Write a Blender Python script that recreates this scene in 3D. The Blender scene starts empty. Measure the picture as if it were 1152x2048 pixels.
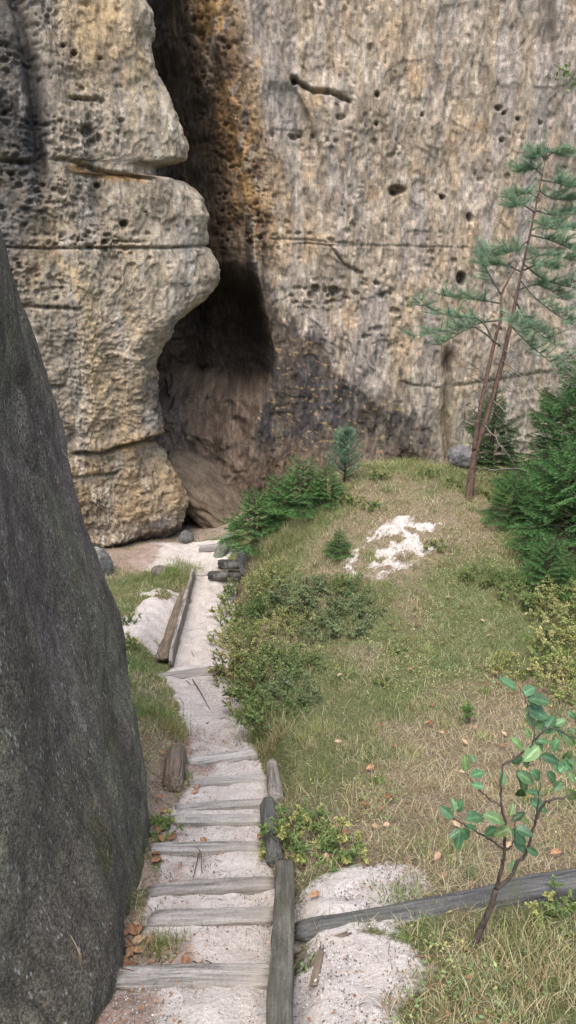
import bpy, math, random
import numpy as np
from mathutils import Vector, Matrix

rng = np.random.default_rng(11)
random.seed(11)
SC = bpy.context.scene
COL = SC.collection
R = math.radians

# ------------------------------------------------------------------ noise
def _h(ix, iy, iz, seed):
    n = (ix.astype(np.int64) * 374761393 + iy.astype(np.int64) * 668265263 + iz * 2147483647 + seed * 1274126177) & 0xFFFFFFFF
    n = ((n ^ (n >> 13)) * 1274126177) & 0xFFFFFFFF
    n = ((n ^ (n >> 16)) * 2246822519) & 0xFFFFFFFF
    n = n ^ (n >> 15)
    return (n & 0xFFFFFF) / float(0xFFFFFF)

def vn(x, y, seed=0):
    x = np.asarray(x, float); y = np.asarray(y, float)
    ix = np.floor(x); iy = np.floor(y); fx = x - ix; fy = y - iy
    ux = fx*fx*fx*(fx*(fx*6-15)+10); uy = fy*fy*fy*(fy*(fy*6-15)+10)
    a = _h(ix, iy, 0, seed); b = _h(ix+1, iy, 0, seed); c = _h(ix, iy+1, 0, seed); d = _h(ix+1, iy+1, 0, seed)
    return ((a*(1-ux)+b*ux)*(1-uy) + (c*(1-ux)+d*ux)*uy)*2-1

def fbm(x, y, octv=4, seed=0, gain=.5):
    s = 0; a = 1.; t = 0
    ca, sa = math.cos(.5), math.sin(.5)
    for o in range(octv):
        s = s + a*vn(x+o*17.3, y+o*9.1, seed+o*7); t += a
        a *= gain; x, y = x*2.03, y*2.03
    return s/t

def vn3(x, y, z, seed=0):
    ix = np.floor(x); iy = np.floor(y); iz = np.floor(z); fx = x-ix; fy = y-iy; fz = z-iz
    ux = fx*fx*(3-2*fx); uy = fy*fy*(3-2*fy); uz = fz*fz*(3-2*fz)
    iz = iz.astype(np.int64)
    r = 0
    for dx in (0, 1):
        for dy in (0, 1):
            for dz in (0, 1):
                w = (ux if dx else 1-ux)*(uy if dy else 1-uy)*(uz if dz else 1-uz)
                r = r + w*_h(ix+dx, iy+dy, iz+dz, seed)
    return r*2-1

def fbm3(x, y, z, octv=4, seed=0, gain=.5):
    s = 0; a = 1.; t = 0
    for o in range(octv):
        s = s + a*vn3(x+o*7.3, y+o*3.1, z+o*5.7, seed+o*5); t += a
        a *= gain; x, y, z = x*2.03, y*2.03, z*2.03
    return s/t

def worley(x, y, seed=0):
    ix = np.floor(x); iy = np.floor(y)
    f1 = np.full(np.shape(x), 9.); f2 = np.full(np.shape(x), 9.); cid = np.zeros(np.shape(x))
    for dx in (-1, 0, 1):
        for dy in (-1, 0, 1):
            px = ix+dx+.5+.8*(_h(ix+dx, iy+dy, 0, seed)-.5); py = iy+dy+.5+.8*(_h(ix+dx, iy+dy, 0, seed+3)-.5)
            d = np.hypot(px-x, py-y); c = _h(ix+dx, iy+dy, 0, seed+5)
            n = d < f1
            f2 = np.where(n, f1, np.minimum(f2, d)); cid = np.where(n, c, cid); f1 = np.where(n, d, f1)
    return f1, f2, cid

def ss(a, b, x):
    t = np.clip((np.asarray(x, float)-a)/(b-a), 0, 1); return t*t*(3-2*t)
def gs(x, c, w):
    return np.exp(-((np.asarray(x, float)-c)/w)**2)
def lerp(a, b, t): return a+(b-a)*t
def mixc(c, d, t):
    t = np.asarray(t)[..., None]; return c*(1-t)+np.asarray(d, float)*t

# ------------------------------------------------------------------ survey: camera model used to place things in the world
F_ = 1500.; PITCH = R(20); CP, SP = math.cos(PITCH), math.sin(PITCH)
def ray(u, v):
    q = (1024-v)/F_
    return np.array([(u-576)/F_, CP+q*SP, -SP+q*CP])
def at(u, v, s): return ray(u, v)*s
def proj(x, y, z):
    s = y*CP - z*SP
    return 576+F_*x/s, 1024-F_*(y*SP+z*CP)/s

# ------------------------------------------------------------------ mesh helpers
class Geo:
    def __init__(self): self.V = []; self.Q = []; self.T = []; self.C = []; self.n = 0
    def add(self, V, Q=None, T=None, C=None):
        V = np.asarray(V, float).reshape(-1, 3)
        if Q is not None and len(Q): self.Q.append(np.asarray(Q, np.int64).reshape(-1, 4)+self.n)
        if T is not None and len(T): self.T.append(np.asarray(T, np.int64).reshape(-1, 3)+self.n)
        if C is None: C = np.ones((len(V), 3))*.5
        C = np.asarray(C, float)
        if C.ndim == 1: C = np.tile(C, (len(V), 1))
        self.V.append(V); self.C.append(C); self.n += len(V)
    def build(self, name, mat, parent=None, loc=None, smooth=True):
        V = np.concatenate(self.V); C = np.concatenate(self.C)
        Q = np.concatenate(self.Q) if self.Q else np.zeros((0, 4), np.int64)
        T = np.concatenate(self.T) if self.T else np.zeros((0, 3), np.int64)
        if loc is not None and parent is None: V = V-np.asarray(loc)
        if parent is not None and loc is not None: V = V-np.asarray(loc)
        me = bpy.data.meshes.new(name)
        me.vertices.add(len(V)); me.vertices.foreach_set('co', V.astype(np.float32).ravel())
        nl = len(Q)*4+len(T)*3
        me.loops.add(nl); me.loops.foreach_set('vertex_index', np.concatenate([Q.ravel(), T.ravel()]).astype(np.int32))
        me.polygons.add(len(Q)+len(T))
        st = np.concatenate([np.arange(len(Q))*4, len(Q)*4+np.arange(len(T))*3]).astype(np.int32)
        me.polygons.foreach_set('loop_start', st)
        me.polygons.foreach_set('use_smooth', np.full(len(Q)+len(T), smooth))
        me.update(calc_edges=True)
        at_ = me.attributes.new('col', 'FLOAT_COLOR', 'POINT')
        at_.data.foreach_set('color', np.concatenate([C, np.ones((len(C), 1))], 1).astype(np.float32).ravel())
        me.materials.append(mat)
        o = bpy.data.objects.new(name, me); COL.objects.link(o)
        if parent is not None: o.parent = parent
        elif loc is not None: o.location = loc
        return o

def tag(o, label=None, cat=None, group=None, kind=None):
    if label: o['label'] = label
    if cat: o['category'] = cat
    if group: o['group'] = group
    if kind: o['kind'] = kind
    return o
def empty(name, loc, label, cat, group=None, rz=0):
    o = bpy.data.objects.new(name, None); COL.objects.link(o); o.location = loc; o.rotation_euler = (0, 0, rz)
    o.empty_display_size = .1
    return tag(o, label, cat, group)
def copy_tree(o, parent=None):
    c = o.copy(); COL.objects.link(c); c.parent = parent
    for ch in list(o.children): copy_tree(ch, c)
    return c

def grid_faces(nr, nc):
    i = np.arange(nr-1)[:, None]*nc+np.arange(nc-1)[None]
    return np.stack([i, i+1, i+nc+1, i+nc], -1).reshape(-1, 4)

def tube(g, pts, rad, n=7, col=(.5, .5, .5), sec=None, jit=0., seed=0):
    """swept tube; sec = optional (n,2) unit cross-section; rad scalar or per point"""
    P = np.asarray(pts, float); m = len(P); rad = np.broadcast_to(np.asarray(rad, float), (m,))
    T = np.gradient(P, axis=0); T /= np.linalg.norm(T, axis=1)[:, None]+1e-9
    up = np.array([0, 0, 1.]) if abs(T[0, 2]) < .9 else np.array([0, 1., 0])
    N = np.cross(up, T[0]); N /= np.linalg.norm(N)
    if sec is None:
        a = np.arange(n)/n*2*np.pi; sec = np.stack([np.cos(a), np.sin(a)], 1)
    n = len(sec); V = []
    for i in range(m):
        N = N-T[i]*np.dot(N, T[i]); N /= np.linalg.norm(N)+1e-9; B = np.cross(T[i], N)
        V.append(P[i]+rad[i]*(sec[:, :1]*N+sec[:, 1:]*B))
    V = np.array(V)
    if jit:
        k = np.arange(n)[None]+np.zeros((m, 1)); j = np.arange(m)[:, None]+np.zeros((1, n))
        d = vn(k*.9+seed*3.1, j*.45, seed)*jit
        ctr = P[:, None]; V = ctr+(V-ctr)*(1+d[..., None])
    V = V.reshape(-1, 3)
    i = np.arange(m-1)[:, None]*n; k = np.arange(n)[None]; k2 = (k+1) % n
    Q = np.stack([i+k, i+k2, i+n+k2, i+n+k], -1).reshape(-1, 4)
    nv = len(V); V = np.concatenate([V, [P[0], P[-1]]])
    ks = np.arange(n); T1 = np.stack([np.full(n, nv), (ks+1) % n, ks], 1); T2 = np.stack([np.full(n, nv+1), (m-1)*n+ks, (m-1)*n+(ks+1) % n], 1)
    g.add(V, Q, np.concatenate([T1, T2]), col)

def smooth_poly(pts, k=6):
    P = np.asarray(pts, float); 
    if len(P) < 3:
        t = np.linspace(0, 1, k+1)[:, None]; return P[0]*(1-t)+P[1]*t
    E = np.concatenate([[2*P[0]-P[1]], P, [2*P[-1]-P[-2]]]); out = []
    for i in range(1, len(E)-2):
        t = np.arange(k)[:, None]/k
        a, b, c, d = E[i-1], E[i], E[i+1], E[i+2]
        out.append(.5*((2*b)+(c-a)*t+(2*a-5*b+4*c-d)*t*t+(3*b-a-3*c+d)*t**3))
    out.append(P[-1:]); return np.concatenate(out)

def unit(v): v = np.asarray(v, float); return v/(np.linalg.norm(v, axis=-1, keepdims=True)+1e-9)

def needles(g, B, D, L, W, C):
    """thin triangles: base B, direction D, length L, width W, colour C"""
    n = len(B); r = unit(np.cross(D, rng.normal(size=(n, 3))))
    V = np.stack([B-r*W[:, None]*.5, B+r*W[:, None]*.5, B+D*L[:, None]], 1)
    g.add(V.reshape(-1, 3), None, np.arange(n*3).reshape(n, 3), np.repeat(C, 3, axis=0))

def leaflets(g, B, D, Nn, L, W, C):
    """rhombic small leaves with a fold along the midrib"""
    n = len(B); S = unit(np.cross(D, Nn)); Nn = unit(np.cross(S, D))
    m = B+D*(L*.45)[:, None]; lift = Nn*(W*.22)[:, None]
    V = np.stack([B, m+S*(W*.5)[:, None]+lift, B+D*L[:, None]-Nn*(L*.1)[:, None], m-S*(W*.5)[:, None]+lift], 1)
    i = np.arange(n)[:, None]*4
    T = np.concatenate([i+np.array([[0, 1, 2]]), i+np.array([[0, 2, 3]])])
    g.add(V.reshape(-1, 3), None, T, np.repeat(C, 4, axis=0))

# ------------------------------------------------------------------ materials
def newmat(name):
    m = bpy.data.materials.new(name); m.use_nodes = True; nt = m.node_tree; nt.nodes.clear()
    out = nt.nodes.new('ShaderNodeOutputMaterial'); b = nt.nodes.new('ShaderNodeBsdfPrincipled')
    nt.links.new(b.outputs[0], out.inputs[0]); b.inputs['Roughness'].default_value = .9
    b.inputs['Specular IOR Level'].default_value = .25
    return m, nt, b, out
def nd(nt, t, **kw):
    n = nt.nodes.new(t)
    for k, v in kw.items():
        if k.startswith('i_'): n.inputs[int(k[2:])].default_value = v
        else: setattr(n, k, v)
    return n
def noise(nt, vec, scale, detail=4, rough=.6):
    n = nd(nt, 'ShaderNodeTexNoise'); n.inputs['Scale'].default_value = scale; n.inputs['Detail'].default_value = detail
    n.inputs['Roughness'].default_value = rough; nt.links.new(vec, n.inputs['Vector']); return n.outputs[0]
def ramp(nt, fac, stops):
    r = nd(nt, 'ShaderNodeValToRGB'); e = r.color_ramp.elements
    while len(e) < len(stops): e.new(.5)
    for i, (p, c) in enumerate(stops):
        e[i].position = p; e[i].color = (*c, 1) if len(c) == 3 else c
    nt.links.new(fac, r.inputs[0]); return r.outputs[0]
def mix(nt, fac, a, b, mode='MIX'):
    m = nd(nt, 'ShaderNodeMix', data_type='RGBA', blend_type=mode)
    for s, v in ((0, fac), (6, a), (7, b)):
        if isinstance(v, (int, float)): m.inputs[s].default_value = v
        elif isinstance(v, tuple): m.inputs[s].default_value = (*v, 1)
        else: nt.links.new(v, m.inputs[s])
    return m.outputs[2]
def math_(nt, op, a, b=0., clamp=False):
    m = nd(nt, 'ShaderNodeMath', operation=op, use_clamp=clamp)
    for s, v in ((0, a), (1, b)):
        if isinstance(v, (int, float)): m.inputs[s].default_value = v
        else: nt.links.new(v, m.inputs[s])
    return m.outputs[0]
def bump(nt, b, h, strength, dist):
    n = nd(nt, 'ShaderNodeBump'); n.inputs['Strength'].default_value = strength; n.inputs['Distance'].default_value = dist
    nt.links.new(h, n.inputs['Height']); nt.links.new(n.outputs[0], b.inputs['Normal'])
def coords(nt, scale=(1, 1, 1), kind='Object'):
    t = nd(nt, 'ShaderNodeTexCoord'); m = nd(nt, 'ShaderNodeMapping'); m.inputs['Scale'].default_value = scale
    nt.links.new(t.outputs[kind], m.inputs[0]); return m.outputs[0]
def attr(nt): return nd(nt, 'ShaderNodeAttribute', attribute_name='col').outputs['Color']

def mat_rock(name, streak=(1, 1, .35), var=.35, bs=.5):
    m, nt, b, out = newmat(name)
    a = attr(nt); v = coords(nt); vs = coords(nt, streak)
    n1 = noise(nt, vs, 9, 6, .65); n2 = noise(nt, v, 45, 5, .7); n3 = noise(nt, v, 160, 3, .7)
    f1 = ramp(nt, n1, [(.34, (1-var,)*3), (.5, (1, 1, 1)), (.66, (1+var,)*3)])
    f2 = ramp(nt, n2, [(.36, (.62, .61, .62)), (.5, (1, 1, 1)), (.64, (1.36, 1.34, 1.28))])
    c = mix(nt, 1., a, f1, 'MULTIPLY'); c = mix(nt, 1., c, f2, 'MULTIPLY')
    nt.links.new(c, b.inputs['Base Color']); b.inputs['Roughness'].default_value = .95
    h = math_(nt, 'ADD', math_(nt, 'MULTIPLY', n1, 1.2), math_(nt, 'ADD', math_(nt, 'MULTIPLY', n2, .6), math_(nt, 'MULTIPLY', n3, .15)))
    bump(nt, b, h, bs, .06)
    return m

def mat_boulder():
    m, nt, b, out = newmat('boulder_rock')
    a = attr(nt); v = coords(nt); vs = coords(nt, (1, 1, .35))
    n1 = noise(nt, vs, 2.2, 6, .6); n2 = noise(nt, v, 62, 6, .75); n3 = noise(nt, v, 150, 3, .7); n4 = noise(nt, vs, 7, 4, .6)
    c = mix(nt, 1., a, ramp(nt, n1, [(.3, (.72, .7, .72)), (.5, (1, 1, 1)), (.7, (1.25, 1.27, 1.2))]), 'MULTIPLY')
    c = mix(nt, 1., c, ramp(nt, n2, [(.38, (.42, .41, .41)), (.5, (.95, .95, .95)), (.62, (1.75, 1.75, 1.65))]), 'MULTIPLY')
    c = mix(nt, 1., c, ramp(nt, n4, [(.3, (.85, .83, .85)), (.6, (1.1, 1.12, 1.08))]), 'MULTIPLY')
    c = mix(nt, 1., c, ramp(nt, n3, [(.38, (.6, .6, .6)), (.5, (1, 1, 1)), (.62, (1.5, 1.5, 1.5))]), 'MULTIPLY')
    # pale lichen flecks
    vo = nd(nt, 'ShaderNodeTexVoronoi'); vo.inputs['Scale'].default_value = 42; nt.links.new(vs, vo.inputs['Vector'])
    sp = ramp(nt, vo.outputs['Distance'], [(.14, (1, 1, 1)), (.30, (0, 0, 0))])
    gate = ramp(nt, noise(nt, v, 11, 3, .6), [(.50, (0, 0, 0)), (.58, (1, 1, 1))])
    c = mix(nt, math_(nt, 'MULTIPLY', math_(nt, 'MULTIPLY', sp, gate), .75), c, (.42, .44, .40))
    nt.links.new(c, b.inputs['Base Color']); b.inputs['Roughness'].default_value = .95
    h = math_(nt, 'ADD', math_(nt, 'MULTIPLY', n2, 1.), math_(nt, 'MULTIPLY', n3, .5))
    bump(nt, b, h, .8, .03)
    return m

def mat_ground():
    m, nt, b, out = newmat('ground_cover_soil')
    sep = nd(nt, 'ShaderNodeSeparateColor'); nt.links.new(attr(nt), sep.inputs[0])
    v = coords(nt)
    n1 = noise(nt, v, 6, 5, .65); n2 = noise(nt, v, 40, 5, .7); n3 = noise(nt, v, 190, 3, .7)
    sandc = ramp(nt, n1, [(.3, (.46, .415, .385)), (.55, (.56, .52, .485)), (.75, (.63, .595, .56))])
    sandc = mix(nt, 1., sandc, ramp(nt, n2, [(.38, (.80, .78, .76)), (.52, (1, 1, 1)), (.63, (1.08, 1.08, 1.08))]), 'MULTIPLY')
    sandc = mix(nt, 1., sandc, ramp(nt, n3, [(.37, (.66, .64, .62)), (.5, (1, 1, 1)), (.63, (1.1, 1.1, 1.1))]), 'MULTIPLY')
    # scattered dark grains
    vo = nd(nt, 'ShaderNodeTexVoronoi'); vo.inputs['Scale'].default_value = 95; nt.links.new(v, vo.inputs['Vector'])
    gr = ramp(nt, vo.outputs['Distance'], [(.12, (1, 1, 1)), (.24, (0, 0, 0))])
    gate = ramp(nt, noise(nt, v, 70, 2, .5), [(.56, (0, 0, 0)), (.64, (1, 1, 1))])
    sandc = mix(nt, math_(nt, 'MULTIPLY', math_(nt, 'MULTIPLY', gr, gate), .65), sandc, (.16, .13, .115))
    soil = ramp(nt, n2, [(.3, (.08, .058, .038)), (.5, (.18, .14, .092)), (.72, (.32, .265, .18))])
    lit = ramp(nt, math_(nt, 'ADD', math_(nt, 'MULTIPLY', n2, .5), math_(nt, 'MULTIPLY', n3, .5)), [(.3, (.13, .085, .065)), (.5, (.30, .225, .185)), (.7, (.48, .41, .36))])
    moss = ramp(nt, n2, [(.3, (.05, .062, .022)), (.55, (.12, .135, .055)), (.75, (.22, .21, .11))])
    def f(ch, k=.9):
        s = math_(nt, 'ADD', ch, math_(nt, 'MULTIPLY', math_(nt, 'SUBTRACT', math_(nt, 'ADD', math_(nt, 'MULTIPLY', n1, .5), math_(nt, 'MULTIPLY', n2, .5)), .5), k))
        return ramp(nt, s, [(.37, (0, 0, 0)), (.60, (1, 1, 1))])
    c = mix(nt, f(sep.outputs[1]), soil, moss)
    c = mix(nt, f(sep.outputs[0], 1.1), c, sandc)
    c = mix(nt, f(sep.outputs[2], 1.6), c, lit)
    nt.links.new(c, b.inputs['Base Color']); b.inputs['Roughness'].default_value = .97
    h = math_(nt, 'ADD', math_(nt, 'MULTIPLY', n2, .8), math_(nt, 'ADD', math_(nt, 'MULTIPLY', n1, 1.5), math_(nt, 'MULTIPLY', n3, .3)))
    bump(nt, b, h, .7, .028)
    return m

def mat_wood(name, lo, mid, hi, green=0.):
    m, nt, b, out = newmat(name)
    v = coords(nt, (.9, 16, 16)); v2 = coords(nt)
    oi = nd(nt, 'ShaderNodeObjectInfo')
    add = nd(nt, 'ShaderNodeVectorMath', operation='ADD'); nt.links.new(v, add.inputs[0])
    sc = nd(nt, 'ShaderNodeVectorMath', operation='SCALE'); nt.links.new(oi.outputs['Location'], sc.inputs[0]); sc.inputs['Scale'].default_value = 7.3
    nt.links.new(sc.outputs[0], add.inputs[1])
    n1 = noise(nt, add.outputs[0], 2.4, 6, .7); n2 = noise(nt, v2, 5, 4, .6); n3 = noise(nt, v2, 60, 4, .7)
    c = ramp(nt, n1, [(.37, lo), (.5, mid), (.63, hi)])
    c = mix(nt, 1., c, ramp(nt, n3, [(.3, (.7, .7, .7)), (.6, (1.1, 1.1, 1.1))]), 'MULTIPLY')
    c = mix(nt, ramp(nt, n2, [(.45, (0, 0, 0)), (.75, (.75, .75, .75))]), c, (.10, .105, .075) if green else (.40, .37, .33))
    c = mix(nt, 1., c, ramp(nt, oi.outputs['Random'], [(0., (.72, .70, .68)), (1., (1.15, 1.15, 1.14))]), 'MULTIPLY')
    nt.links.new(c, b.inputs['Base Color'])
    bump(nt, b, math_(nt, 'ADD', n1, math_(nt, 'MULTIPLY', n3, .3)), .9, .018)
    return m

def mat_leaf(name, trans=.25, rough=.55, spec=.35, veins=False, var=.0):
    m, nt, b, out = newmat(name)
    a = attr(nt)
    if var:
        a = mix(nt, 1., a, ramp(nt, noise(nt, coords(nt), 30, 3, .6), [(.3, (1-var,)*3), (.7, (1+var,)*3)]), 'MULTIPLY')
    nt.links.new(a, b.inputs['Base Color']); b.inputs['Roughness'].default_value = rough; b.inputs['Specular IOR Level'].default_value = spec
    t = nd(nt, 'ShaderNodeBsdfTranslucent'); nt.links.new(a, t.inputs[0])
    ms = nd(nt, 'ShaderNodeMixShader'); ms.inputs[0].default_value = trans
    nt.links.new(b.outputs[0], ms.inputs[1]); nt.links.new(t.outputs[0], ms.inputs[2]); nt.links.new(ms.outputs[0], out.inputs[0])
    return m

def mat_bark(name):
    m, nt, b, out = newmat(name)
    a = attr(nt); v = coords(nt, (1, 1, .45))
    n1 = noise(nt, v, 26, 5, .7); n2 = noise(nt, v, 6, 3, .6)
    c = mix(nt, 1., a, ramp(nt, n1, [(.32, (.35, .33, .32)), (.5, (1, 1, 1)), (.7, (1.5, 1.45, 1.4))]), 'MULTIPLY')
    nt.links.new(c, b.inputs['Base Color']); bump(nt, b, n1, 1., .02)
    return m

M = dict(
    wall=mat_rock('sandstone_streaked', (1, 1, .3), .28, .7), block=mat_rock('sandstone_block', (1, 1, .45), .25, .7),
    stone=mat_rock('loose_stone', (1, 1, 1), .3, .5), boulder=mat_boulder(), ground=mat_ground(),
    plank=mat_wood('weathered_plank', (.16, .15, .14), (.30, .285, .265), (.42, .40, .375)),
    rail=mat_wood('mossy_rail', (.085, .08, .068), (.155, .15, .125), (.24, .235, .20), 1.),
    log=mat_wood('grey_log', (.09, .08, .072), (.20, .18, .16), (.32, .295, .265)),
    brownlog=mat_wood('brown_log', (.10, .075, .055), (.20, .155, .115), (.31, .255, .195), 1.),
    charlog=mat_wood('black_log', (.018, .018, .018), (.045, .043, .042), (.085, .08, .078)),
    darklog=mat_wood('dark_log', (.06, .06, .062), (.115, .115, .115), (.19, .19, .185), 1.),
    grass=mat_leaf('grass_blades', .3, .6, .2), needle=mat_leaf('needles', .2, .6, .25), leaf=mat_leaf('glossy_leaf', .3, .38, .5, var=.2),
    shrub=mat_leaf('shrub_leaf', .25, .55, .3), dead=mat_leaf('dead_leaf', .1, .8, .15, var=.35), bark=mat_bark('bark'))

# ------------------------------------------------------------------ terrain
YB = [2.75, 3.254, 3.563, 4.08, 4.54, 4.78, 5.27, 5.78, 9.05]
zline = lambda y: -(2.535+.351*y)
E_Y = np.array([-1, 2.0, 2.75, 3.25, 4.08, 5.27, 5.78, 7.4, 8.2, 9.05, 11, 13.2, 14.5, 20])
E_L = np.array([-.9, -.92, -.84, -.82, -.93, -.90, -.95, -1.26, -1.5, -1.74, -1.78, -1.82, -1.9, -1.9])
E_R = np.array([-.06, -.06, -.06, -.07, -.14, -.2, -.28, -.55, -.67, -.9, -.93, -.98, -1.0, -1.0])
_py, _pz = [-1., 0., 1.4], [-1.65, -1.75, -2.9]
_py += [2.0]; _pz += [-3.30]
for i, yb in enumerate(YB):
    zb = zline(yb)
    _py += [yb+.045, yb+.075]
    nx = zline(YB[i+1]) if i+1 < len(YB) else -6.1
    drop = min(.14, .62*(zb-nx)) if i < 7 else (.10 if i == 7 else .09)
    _pz += [zb-.012, zb-drop]
    if i == 7: _py += [7.05, 7.2, 8.0]; _pz += [-4.98, -5.08, -5.33]
_py += [13.25, 13.35, 14.5, 20]; _pz += [-6.14, -6.2, -6.25, -6.5]
CPTS = np.array([
 (-1.6, 5.5, -4.4), (-2.0, 7.5, -5.0), (-2.4, 9, -5.4), (-2.4, 10.3, -5.66), (-2.5, 12, -5.9), (-3, 13.5, -6.1), (-3, 15, -6.22), (-2, 14.5, -6.18), (-2.1, 16.2, -6.35), (-2.1, 17.5, -6.4), (-5, 13, -5.9), (-8, 12, -5.8),
 (.3, 2.3, -3.28), (.76, 2.53, -3.3), (1.5, 2.3, -3.2), (.5, 3.3, -3.55), (1.76, 3.95, -3.85), (.3, 4.7, -4.02), (1.1, 4.3, -3.95), (.15, 6.9, -4.62), (1.5, 6.66, -4.5), (2.25, 6.8, -4.55), (3.2, 7, -4.5), (-.44, 10.5, -5.3), (-.1, 9, -5.0),
 (.55, 10.1, -4.8), (1.1, 10.6, -4.5), (.54, 11.9, -4.4), (-.69, 12.8, -5.1), (1.36, 13.6, -4.0), (3, 13.3, -4.0), (3, 11.8, -4.1), (3.9, 9.2, -4.5), (5, 12, -4.2), (6, 9, -4.3), (5, 6, -4.0), (4, 4, -3.6), (1, 15.5, -4.9), (3, 15.5, -4.8), (0, 15.5, -5.3), (-.8, 14.8, -5.9),
 (1, 17.5, -5.4), (4, 17, -5.0), (7, 16, -4.6), (8, 12, -4.0), (9, 6, -3.6), (.3, 1.2, -2.8), (0, 0, -1.72), (0, -2, -1.6), (3, 0, -2.1), (3, -3, -1.6), (-4, -3, -1.5), (6, 0, -2.5), (-3, 2, -2.9), (-1.0, 2.5, -3.35), (-1.1, 4, -3.9)])
def _tps(r2): return np.where(r2 > 1e-12, r2*np.log(np.maximum(r2, 1e-12))*.5, 0)
_n = len(CPTS); _X = CPTS[:, :2]
_K = _tps(((_X[:, None]-_X[None])**2).sum(-1))+np.eye(_n)*.15
_A = np.zeros((_n+3, _n+3)); _A[:_n, :_n] = _K; _A[:_n, _n] = 1; _A[:_n, _n+1:] = _X; _A[_n, :_n] = 1; _A[_n+1:, :_n] = _X.T
_W = np.linalg.solve(_A, np.concatenate([CPTS[:, 2], [0, 0, 0]]))
def base_h(x, y):
    xc = np.clip(x, -9, 10); yc = np.clip(y, -4, 19)
    out = _W[_n]+_W[_n+1]*xc+_W[_n+2]*yc
    for i in range(_n): out = out+_W[i]*_tps((xc-_X[i, 0])**2+(yc-_X[i, 1])**2)
    return np.clip(out, -6.6, -1.4)
def path_w(x, y):
    L = np.interp(y, E_Y, E_L); Rr = np.interp(y, E_Y, E_R)
    wob = .05*fbm(y*2.3, x*.3+4, 3, 3)
    far = ss(5.8, 8, y)
    return ss(-.45-.1*far, -.04, x-L+wob)*ss(lerp(.26, .42, far), .04, x-Rr+wob)
def ground(x, y):
    x = np.asarray(x, float); y = np.asarray(y, float)
    b = base_h(x, y)+.05*fbm(x*1.1, y*1.1, 4, 5)+.018*fbm(x*5, y*5, 3, 8)
    p = np.interp(y+.03*vn(x*3.1, y*.4, 9), _py, _pz)+.012*fbm(x*4, y*4, 3, 14)
    w = path_w(x, y)*ss(15.0, 14.2, y)
    return b*(1-w)+p*w
def G(u, v, dz=0.):
    """where the sight line through a surveyed picture point meets the ground"""
    d = ray(u, v); s = np.arange(2, 24, .02)
    P = d[None]*s[:, None]; k = np.argmax(P[:, 2] < ground(P[:, 0], P[:, 1])+dz)
    p = P[k]; return np.array([p[0], p[1], float(ground(p[0:1], p[1:2])[0])])

def pits(x, z, sx, sz, seed, thr, r=.42):
    wx = x*sx+.25*vn(x*sx*.7, z*sz*.7, seed+9); wz = z*sz+.25*vn(x*sx*.7+5, z*sz*.7, seed+8)
    f1, f2, c = worley(wx, wz, seed)
    return ss(r, r*.35, f1/(.55+.6*c))*(c > thr)

def boxmask(x, y, x0, x1, y0, y1, e, seed):
    n = e*1.6*fbm(x*1.7, y*1.7, 4, seed)
    return ss(x0-e, x0+e, x+n)*ss(x1+e, x1-e, x+n)*ss(y0-e, y0+e, y+n)*ss(y1+e, y1-e, y+n)
def sand_mask(x, y):
    L = np.interp(y, E_Y, E_L); Rr = np.interp(y, E_Y, E_R); nz = .10*fbm(x*2.5, y*2.5, 4, 31)
    m = ss(-.04, .12, x-L+nz)*ss(.10, -.04, x-Rr+nz*.5)*ss(13.7, 13.3, y)
    m = np.maximum(m, boxmask(x, y, .0, lerp(.62, .88, ss(2.3, 2.8, y)), 1.0, 3.08, .22, 33))           # coarse sand by the rail
    m = np.maximum(m, .66*boxmask(x, y, .0, .72, 2.9, 3.65, .26, 35))
    e = np.hypot((x-1.62)/.92, (y-10.6-.25*(x-1.6))/1.05)+.6*fbm(x*1.9, y*1.9, 5, 37, .6)
    m = np.maximum(m, .64*ss(1.3, .35, e)*ss(-.36, .34, fbm(x*4.2, y*4.2, 6, 38, .72)+.16*ss(1., .3, e)))                                   # white patch on the mound
    m = np.maximum(m, .85*boxmask(x, y, -2.75, -1.8, 9.6, 12.2, .25, 39)*ss(-.42, .0, fbm(x*2.6, y*2.6, 4, 40)))    # left of the path
    m = np.maximum(m, .8*boxmask(x, y, -3.1, -1.3, 13.4, 16.0, .2, 41))
    m = np.where(y > 15.2, np.minimum(m, .35), m)
    return np.clip(m, 0, 1)
def litter_mask(x, y):
    L = np.interp(y, E_Y, E_L)
    m = ss(.50, .05, x-L+.22*fbm(x*2.4, y*2.4, 3, 51))*ss(-.6, -.2, x-L)*ss(6.9, 6.3, y)*(.56+.5*fbm(x*4, y*4, 4, 52))
    m = np.maximum(m, .42*boxmask(x, y, -1.2, -.6, 6.05, 6.8, .12, 53))
    m = np.maximum(m, .6*boxmask(x, y, -3.9, -2.7, 13.0, 15, .3, 55))
    m = np.maximum(m, .55*boxmask(x, y, -3, -.8, 15.1, 19, .2, 56))
    return np.clip(m, 0, 1)
def green_mask(x, y):
    g = .5+.75*fbm(x*.75+3, y*.75, 4, 61)
    g = g+.35*gs(y, 13.3, .9)*ss(0, 1, x)-.28*gs(y, 3.6, 1.6)*ss(.4, 1, x)+.25*ss(.9, .3, x)*ss(0, .3, x)*ss(6, 4.5, y)
    g = g+.12*ss(-1.2, -1.6, x)*ss(6, 7.5, y)*ss(14, 13, y)+.25*gs(x, .2, .5)*ss(5, 6, y)+.2*gs(y, 8.0, .9)*ss(.5, 1.5, x)
    return np.clip(g, 0, 1)

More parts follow.
